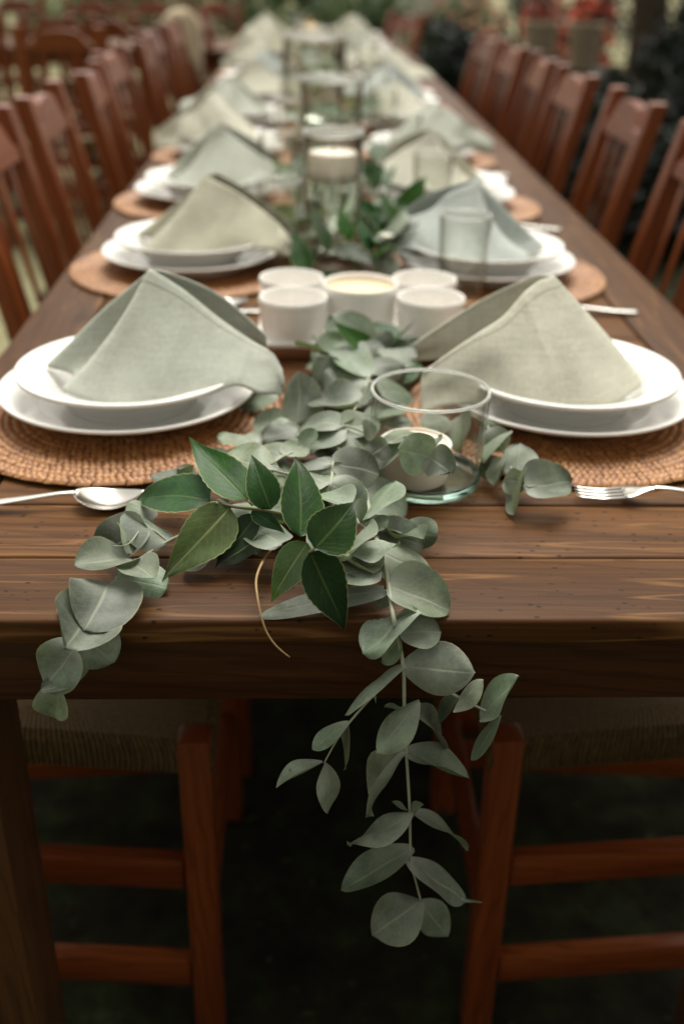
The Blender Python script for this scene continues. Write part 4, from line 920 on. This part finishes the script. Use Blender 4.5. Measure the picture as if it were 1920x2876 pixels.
# ------------------------------------------------------------------ leaves and branches
def leaf_local(kind, L, w, bend, seed, nu=None, nv=6):
    rg = random.Random(seed); nu = nu or (22 if kind in 'cu' else 16); hang = kind == 'h'; kind = 'e' if hang else kind
    cup = rg.uniform(-.22, .34) if kind == 'e' else rg.uniform(.14, .24); tw = rg.uniform(-.5, .5) if kind == 'e' else rg.uniform(-.25, .25)
    ph = rg.uniform(0, 6); wav = rg.uniform(.03, .10) if kind == 'e' else rg.uniform(.015, .04); mx_ = rg.uniform(.78, .98); notch = rg.uniform(0, .05); asym = rg.uniform(-.08, .08)
    v, f, uv = [], [], []
    for i in range(nu + 1):
        t = i / nu if kind != 'e' else (1 - cos(pi * i / nu)) / 2
        if kind == 'e': hw = max(0.0, 1 - abs(2 * t ** mx_ - 1) ** 2.15) ** .54 if not hang else max(0.0, sin(pi * t ** 1.22)) ** .66
        else: hw = (t ** .60) * ((1 - t) ** 1.32) / .302
        if kind != 'e' and 0 < i < nu: hw *= 1 + (.022 if i % 2 else -.018)
        hw = hw * w / 2
        for j in range(nv + 1):
            s = (j / nv) * 2 - 1
            x = t * L if kind != 'e' else (t * 1.09 - .055) * L; y = s * hw * (1 + asym * (1 if s > 0 else -1))
            if kind == 'e': x -= notch * L * abs(s) * (1 - t) * (1 if t > .02 else 0); x += .03 * L * (1 - abs(s)) * t
            z = bend * L * (t * t - t * .35) * -1 + (cup * abs(s) * hw if kind != 'e' else cup * s * s * hw * 1.6)
            z += wav * w * sin(t * 5.5 + ph) * s * abs(s) + wav * .6 * w * sin(s * 3 + t * 7 + ph)* sin(pi * t)
            a = tw * (t - .3); y, z = y * cos(a) - z * sin(a), y * sin(a) + z * cos(a)
            z -= (0 if kind == 'e' else .10 * L * max(0, t - .72) ** 2 * 9 * (1 if ph > 3 else -1))
            if kind != 'e': y += .05 * L * sin(pi * t) * asym * 8 * .3
            v.append((x, y, z)); uv.append((t, j / nv))
    for i in range(nu):
        for j in range(nv): a = i * (nv + 1) + j; f.append((a, a + nv + 1, a + nv + 2, a + 1))
    return mesh('leaf', v, f, M[kind], True, uv)
def leaf_obj(kind, B, Tp, nrm, w, bend, seed, parent, off):
    B, Tp, nrm = Vector(B), Vector(Tp), Vector(nrm).normalized()
    ax = (Tp - B); L = ax.length; ax.normalize(); nrm = (nrm - ax * nrm.dot(ax)).normalized(); sd = nrm.cross(ax)
    o = bpy.data.objects.new('leaf', leaf_local(kind, L, w, bend, seed)); link(o, parent)
    o.matrix_local = Matrix.Translation(B - off) @ Matrix((ax, sd, nrm)).transposed().to_4x4()
    return o
BR = {'camellia_left': ('camellia_branch', 'glossy dark green camellia sprig pointing left over the greenery', 'stem_c'),
      'camellia_right': ('camellia_branch', 'glossy camellia sprig whose leaf tip droops over the table edge', 'stem_c'),
      'euc_left': ('eucalyptus_branch', 'silvery eucalyptus branch trailing over the table edge at the left', 'stem_e'),
      'euc_main': ('eucalyptus_branch', 'long eucalyptus branch hanging far down in front of the table', 'stem_e'),
      'euc_front': ('eucalyptus_branch', 'round-leaved eucalyptus sprig just behind the camellia leaves', 'stem_e'),
      'euc_mid': ('eucalyptus_branch', 'eucalyptus sprig to the left of the glass jar in the thick of the garland', 'stem_e'),
      'euc_back': ('eucalyptus_branch', 'eucalyptus sprig behind the glass jar near the wooden tray', 'stem_e'),
      'euc_jar': ('eucalyptus_branch', 'eucalyptus sprig with two round leaves in front of the glass jar', 'stem_e'),
      'euc_side': ('eucalyptus_branch', 'eucalyptus sprig beside the nearest left placemat', 'stem_e'),
      'euc_right': ('eucalyptus_branch', 'eucalyptus sprig to the right of the glass jar by the fork', 'stem_e')}
sd = 100
for b, rows in LEAVES.items():
    nm, lab, sm = BR[b]
    base = Vector(STEMS[b][0][0][0]); r = empty(nm, base, 0, lab, 'branch', 'greenery branches of the table runner')
    for pts, r0, r1 in STEMS[b]:
        put('stem', tube([Vector(p) - base for p in pts], r0, r1, M[sm]), r)
    for kd, B, Tp, n, w, bd in rows:
        sd += 1; leaf_obj(kd, B, Tp, n, w, bd, sd, r, base)
pts, r0, r1 = STEMS['dry'][0]; r0, r1 = r0 * .75, r1 * .8
tag(put('dry_grass_blade', tube(pts, r0, r1, M['dry'], 6, 4, 1.6)), 'thin dry straw-coloured blade curling over the table edge', 'blade')
# runner further back: sprigs built from shared leaves
LE = [leaf_local('e', .05, .044, .12, 900 + i, 8, 4) for i in range(5)]; LC = [leaf_local('c', .075, .034, .15, 920 + i, 14, 4) for i in range(4)]
def sprig(x, y, rz, ln, kind, n, label, z=.02, rise=.06):
    r = empty('eucalyptus_branch' if kind == 'e' else 'camellia_branch', (x, y, T + z), rz, label, 'branch', 'greenery branches of the table runner')
    rg = random.Random(int(x * 1000) + int(y * 977) + n); P = []
    for i in range(6): t = i / 5; P.append((ln * t, .02 * sin(t * 4 + x * 9), rise * sin(pi * t * .8)))
    put('stem', tube(P, .0018, .001, M['stem_e' if kind == 'e' else 'stem_c']), r)
    for i in range(n):
        t = (i + .5) / n; p = Vector((ln * t, .02 * sin(t * 4 + x * 9), rise * sin(pi * t * .8)))
        o = put('leaf', rg.choice(LE if kind == 'e' else LC), r, p); o.rotation_mode = 'XYZ'
        o.rotation_euler = (rg.uniform(-.7, .7), rg.uniform(-.9, .25), rg.uniform(.4, 1.6) * (1 if i % 2 else -1)); s = rg.uniform(.75, 1.25); o.scale = (s, s, s)
SPR = [(.05, .455, 100, .09, 'c', 6, 'in front of the wooden tray', .008, .03), (.0, .46, 60, .08, 'e', 7, 'just in front of the tray by the right napkin', .008, .02),
       (-.09, .83, 35, .20, 'c', 9, 'behind the tray at the left', .01, .05), (.02, .80, 70, .22, 'c', 10, 'behind the tray at the right', .01, .055), (.10, .86, 120, .2, 'e', 11, 'between tray and second right plate', .012, .06),
       (-.08, .95, 80, .22, 'e', 12, 'left of the nearest tall cylinder', .012, .05), (.06, 1.0, 75, .24, 'c', 11, 'right of the nearest tall cylinder', .012, .04), (.08, 1.2, 95, .22, 'c', 9, 'behind the nearest cylinder', .012, .05),
       (-.09, 1.25, 80, .25, 'e', 11, 'left of the second cylinder', .012, .06), (.08, 1.45, 80, .26, 'e', 11, 'right of the second cylinder', .012, .06), (.0, 1.75, 85, .26, 'c', 11, 'behind the second cylinder', .012, .10),
       (-.06, 2.0, 90, .3, 'e', 11, 'in the middle of the table far back', .012, .06), (.07, 2.2, 85, .3, 'e', 11, 'near the joint of the first two tables', .012, .06), (-.03, 2.75, 90, .3, 'e', 11, 'behind the wide cylinder', .012, .07), (.05, 3.3, 90, .3, 'e', 11, 'in front of the dark bottle', .012, .06), (-.04, 3.8, 90, .3, 'e', 11, 'near the brass lantern', .012, .06)]
for x, y, a, ln, kd, n, lab, z, rs in SPR:
    sprig(x, y, radians(a), ln, kd, n, ('grey-green eucalyptus sprig ' if kd == 'e' else 'dark glossy camellia sprig ') + lab, z, rs)
wf = empty('white_flower', (.055, .90, T + .07), 0, 'tiny white flower in the greenery right of the nearest cylinder', 'flower')
M['petal'] = plain('white_petal', (.75, .74, .62), .6)
for k in range(6):
    a = k * pi / 3; put('petal', tube([(0, 0, 0), (.007 * cos(a), .007 * sin(a), .004), (.012 * cos(a), .012 * sin(a), .003)], .0035, .0012, M['petal'], 6, 3), wf)
put('flower_stem', tube([(0, 0, 0), (.004, 0, -.03), (.006, .004, -.062)], .001, .001, M['stem_e']), wf)

# cream cloth over a chair at the left rear
dv, df = [], []
for i in range(13):
    for j in range(17):
        y = (i / 12 - .5) * .21; s = j / 16
        zz = .935 - 5.5 * y * y
        if s < .45: q = s / .45; p = (-.025 - .012 * (1 - q), y, zz - .30 * (1 - q) + .02 * sin(i) * (1 - q))
        elif s < .55: q = (s - .45) / .1; p = (-.025 + .05 * q, y, zz + .012 * sin(pi * q))
        else: q = (s - .55) / .45; p = (.025 + .02 * q + .006 * sin(i * 1.3), y * (1 - .15 * q), zz - .26 * q + .015 * sin(i * .9))
        dv.append(p)
for i in range(12):
    for j in range(16): a = i * 17 + j; df.append((a, a + 1, a + 18, a + 17))
dc = put('draped_cloth', mesh('draped_cloth', dv, df, M['linen4']), None, (-.700, 5.28, 0), (0, 0, radians(-62))); mdx = dc.modifiers.new('thick', 'SOLIDIFY'); mdx.thickness = .006
tag(dc, 'cream cloth draped over a chair back at the left rear', 'cloth')

# ------------------------------------------------------------------ background planting
def foliage(name, loc, rx, ry, rz, n, size, cols, label, cat, group, trunk=True, flowers=None, seed=0, base=.0):
    rg = random.Random(seed); r = empty(name, loc, 0, label, cat, group)
    t = NT(name + '_leaves'); o = t.obj(); nz = t.noise(o, 3.5, 3); uvn = t.n('ShaderNodeUVMap'); n2 = t.noise(uvn.outputs[0], 40, 1)
    c = t.ramp(t.math('ADD', t.math('MULTIPLY', nz, .5), t.math('MULTIPLY', n2, .5)), [(.32, cols[0]), (.5, cols[1]), (.68, cols[2])])
    p = t.pbr(c, .5, None, .4); trn = t.n('ShaderNodeBsdfTranslucent'); t.l(c, trn.inputs[0]); ms = t.n('ShaderNodeMixShader'); ms.inputs[0].default_value = .25; t.l(p, ms.inputs[1]); t.l(trn.outputs[0], ms.inputs[2])
    mt = t.done(ms.outputs[0])
    cl = []
    for k in range(16):
        a = rg.uniform(0, 2 * pi); q = rg.uniform(.2, .75); cl.append((q * cos(a) * rx, q * sin(a) * ry, base + rz * (rg.uniform(.12, .85)), rg.uniform(.25, .5)))
    def leafset(n, size, mat, nm, lift=0):
        v, f, uv = [], [], []
        for k in range(n):
            cx, cy, cz, cr_ = rg.choice(cl)
            d = Vector((rg.gauss(0, 1), rg.gauss(0, 1), rg.gauss(0, 1))).normalized() * (cr_ * rg.uniform(.6, 1.05))
            p = Vector((cx + d.x * rx, cy + d.y * ry, max(.02, cz + d.z * rz * .7)))
            s = size * rg.uniform(.6, 1.4); e = Euler((rg.uniform(-1.2, 1.2), rg.uniform(-1.2, 1.2), rg.uniform(0, 6.3))).to_matrix(); b = len(v); uu = (rg.random(), rg.random())
            for q in ((-.5, 0, 0), (0, -.28, .06), (.6, 0, 0), (0, .28, .06)): v.append(p + e @ (Vector(q) * s)); uv.append(uu)
            f.append((b, b + 1, b + 2, b + 3))
        return put(nm, mesh(nm, v, f, mat, False, uv), r)
    leafset(n, size, mt, 'crown')
    if flowers: leafset(flowers[1], flowers[2], plain(name + '_petals', flowers[0], .6, .3, 8, .3), 'blossom')
    if trunk:
        bk = M.setdefault('bark', plain('bark', (.06, .045, .03), .9, .2, 20, .4, .5))
        put('trunk', tube([(0, 0, -.02), (.03, .02, base + rz * .25), (-.02, 0, base + rz * .55)], .05, .02, bk, 8), r)
        for k in range(4):
            cx, cy, cz, _ = cl[k]; put('limb', tube([(0, .01, base + rz * .2), (cx * .5, cy * .5, cz * .7), (cx, cy, cz)], .022, .008, bk, 6), r)
    return r
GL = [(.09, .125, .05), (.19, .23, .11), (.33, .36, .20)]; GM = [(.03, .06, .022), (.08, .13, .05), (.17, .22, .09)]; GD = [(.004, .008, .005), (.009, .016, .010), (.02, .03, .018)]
BG = [('shrub', (2.5, 13.6, 0), .9, .7, 1.1, GD, 'dark shrub behind the coral red flowers'), ('shrub', (4.2, 12.8, 0), 1.0, .8, 1.3, GD, 'dark shrub right of the coral red flowers'), ('shrub', (-3.3, 13.5, 0), 1.5, .9, 1.3, GL, 'light green shrub behind the side table at left'),  ('shrub', (-1.55, 10.6, 0), .8, .7, 1.2, GM, 'darker green shrub above the left row of chairs'),
      ('shrub', (-.45, 11.0, 0), .8, .7, 1.2, GM, 'mid green shrub behind the cream cloth'), ('shrub', (.45, 12.5, 0), .7, .7, 1.0, GM, 'green shrub straight beyond the table end'), ('shrub', (-3.6, 17, 0), 2.2, 1.2, 2.2, GL, 'large pale shrub far behind at left'), ('shrub', (.2, 18, 0), 1.8, 1.0, 1.6, GL, 'distant light shrub beyond the table end'),
      ('shrub', (1.05, 8.6, 0), .4, .5, .8, GD, 'dark shrub just right of the table end'), ('shrub', (1.75, 7.6, 0), .6, .5, .55, GD, 'dark low shrub behind the right chairs'), ('shrub', (2.6, 6.4, 0), .75, .7, 1.15, GD, 'very dark bushy shrub behind the right-hand chairs'), ('shrub', (2.15, 5.0, 0), .55, .6, .8, GD, 'dark shrub beside the right row of chairs'),
      ('shrub', (2.3, 3.5, 0), .6, .8, .8, GD, 'dark shrub at the right edge close to the chairs'), ('shrub', (1.75, 2.3, 0), .45, .6, .62, GD, 'low dark plant nearest the camera outside the right-hand chairs'), ('shrub', (1.5, 4.3, 0), .4, .6, .7, GD, 'low dark plant close behind the fourth and fifth right chairs'), ('shrub', (1.3, 6.0, 0), .45, .6, .6, GD, 'dark plant beyond the last right-hand chair'), ('shrub', (3.6, 8.2, 0), 1.0, .9, 1.8, GD, 'tall dark shrub at the far right')]
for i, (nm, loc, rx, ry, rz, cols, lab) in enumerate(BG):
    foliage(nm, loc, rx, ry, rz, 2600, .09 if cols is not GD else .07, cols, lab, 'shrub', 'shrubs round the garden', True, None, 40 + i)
foliage('flowering_shrub', (2.36, 11.2, 0), .26, .4, .95, 500, .08, GD, 'shrub with coral red blossom behind the right chairs', 'shrub', 'red flowering shrubs', True, ((.58, .11, .055), 260, .14), 71)
foliage('flowering_shrub', (2.92, 11.6, 0), .32, .4, .95, 500, .08, GD, 'second coral red flowering shrub further right', 'shrub', 'red flowering shrubs', True, ((.58, .11, .055), 280, .14), 72)
foliage('flowering_shrub', (1.75, 13.0, 0), .6, .5, 1.0, 800, .08, GM, 'shrub with pale pink blossom behind the table end', 'shrub', 'red flowering shrubs', True, ((.62, .28, .18), 160, .14), 73)
M['stone'] = plain('pale_stone', (.30, .24, .17), .9, .2, 5, .3, .4)
def planter(x, y, w, h, label):
    o = empty('stone_planter', (x, y, 0), radians(8), label, 'planter', 'stone planters behind the right chairs')
    put('body', lathe([(0, 0), (w * .62, 0), (w * .7, .04), (w * .82, h * .6), (w, h * .95), (w * 1.06, h), (w * .98, h), (w * .9, h - .05), (0, h - .06)], M['stone'], 32), o)
    put('rim', lathe([(w * 1.0, h - .03), (w * 1.1, h - .02), (w * 1.1, h + .015), (w * .95, h + .015)], M['stone'], 32), o)
planter(1.88, 9.0, .14, .72, 'pale stone urn planter left of the other behind the right chairs'); planter(2.32, 9.3, .15, .70, 'pale stone urn planter right of the other behind the right chairs')
M['plaster'] = plain('pale_plaster', (.42, .42, .37), .9, .2, 3, .15, .2)
gw = empty('garden_wall', (1.6, 22, 0), 0, 'pale rendered garden wall far beyond the table end', 'wall')
gwb = put('wall_body', box(3.4, .3, 1.5, M['plaster'], .02), gw, (0, 0, .75)); put('coping', box(3.5, .38, .09, M['stone'], .015), gwb, (0, 0, .797))
# dark tree trunk at the right edge
bk = M['bark']
tt = empty('tree', (2.15, 6.9, 0), 0, 'dark tree trunk rising out of frame at the right', 'tree')
put('trunk', tube([(0, 0, -.05), (.02, .01, .6), (-.02, .03, 1.4), (.04, 0, 2.4)], .15, .09, bk, 14), tt)
for k in range(5):
    a = k * 1.26; put('limb', tube([(.03, 0, 2.1), (.5 * cos(a), .5 * sin(a), 2.7), (1.0 * cos(a), 1.0 * sin(a), 3.1)], .05, .015, bk, 8), tt)
rgt = random.Random(3); v, f = [], []
for k in range(5200):
    a = rgt.choice(range(5)) * 1.26; c = Vector((.9 * cos(a), .9 * sin(a), 3.1)) if rgt.random() < .8 else Vector((0, 0, 3.5))
    p = c + Vector((rgt.gauss(0, .38), rgt.gauss(0, .38), rgt.gauss(0, .3))); e = Euler((rgt.uniform(-1, 1), rgt.uniform(-1, 1), rgt.uniform(0, 6))).to_matrix(); b = len(v)
    for q in ((-.05, 0, 0), (0, -.025, .008), (.06, 0, 0), (0, .025, .008)): v.append(p + e @ Vector(q))
    f.append((b, b + 1, b + 2, b + 3))
put('crown', mesh('crown', v, f, plain('tree_leaves', (.03, .05, .02), .5, .4, 2, .5), False), tt)

hg = empty('hedge', (0, -4.4, 0), 0, 'unseen leafy screen added behind the camera to block light', 'hedge')  # added out of view; blocks light to darken table front and floor
rgh = random.Random(6); v, f = [], []
for k in range(8000):
    p = Vector((rgh.uniform(-4.5, 4.5), rgh.choice((-.36, .36)) + rgh.gauss(0, .05), rgh.uniform(.02, 1.9))) if rgh.random() < .85 else Vector((rgh.uniform(-4.5, 4.5), rgh.uniform(-.36, .36), 1.9 + rgh.gauss(0, .04)))
    e = Euler((rgh.uniform(-1, 1), rgh.uniform(-1, 1), rgh.uniform(0, 6))).to_matrix(); b = len(v)
    for q in ((-.06, 0, 0), (0, -.035, .01), (.07, 0, 0), (0, .035, .01)): v.append(p + e @ Vector(q))
    f.append((b, b + 1, b + 2, b + 3))
put('leaves', mesh('leaves', v, f, plain('hedge_leaves', (.03, .045, .02), .6, .3, 3, .5), False), hg)
put('blocking_core', box(8.8, .62, 1.86, plain('added_hedge_core', (.02, .022, .012), .95, .1, 4, .4), .05), hg, (0, 0, .935))
# fallen leaves and small weeds on the ground under the table
rgl = random.Random(8); v, f = [], []
for k in range(1500):
    x, y = rgl.uniform(-.9, .95), rgl.uniform(-.6, 3.0); s = rgl.uniform(.005, .014); e = Euler((rgl.uniform(-.4, .4), rgl.uniform(-.4, .4), rgl.uniform(0, 6.3))).to_matrix(); b = len(v)
    for q in ((-1, 0, 0), (-.2, -.5, .15), (1, 0, .1), (-.2, .5, .15)): v.append(Vector((x, y, .032)) + e @ (Vector(q) * s))
    f.append((b, b + 1, b + 2, b + 3))
tl = NT('fallen_leaf'); c = tl.ramp(tl.noise(tl.obj(), 30, 2), [(.35, (.010, .016, .006)), (.5, (.03, .026, .012)), (.65, (.04, .045, .018))])
tag(put('fallen_leaves', mesh('fallen_leaves', v, f, tl.done(tl.pbr(c, .9, None, .05)), False)), 'small fallen leaves and weeds on the dark ground under the table', 'leaves', None, 'stuff')
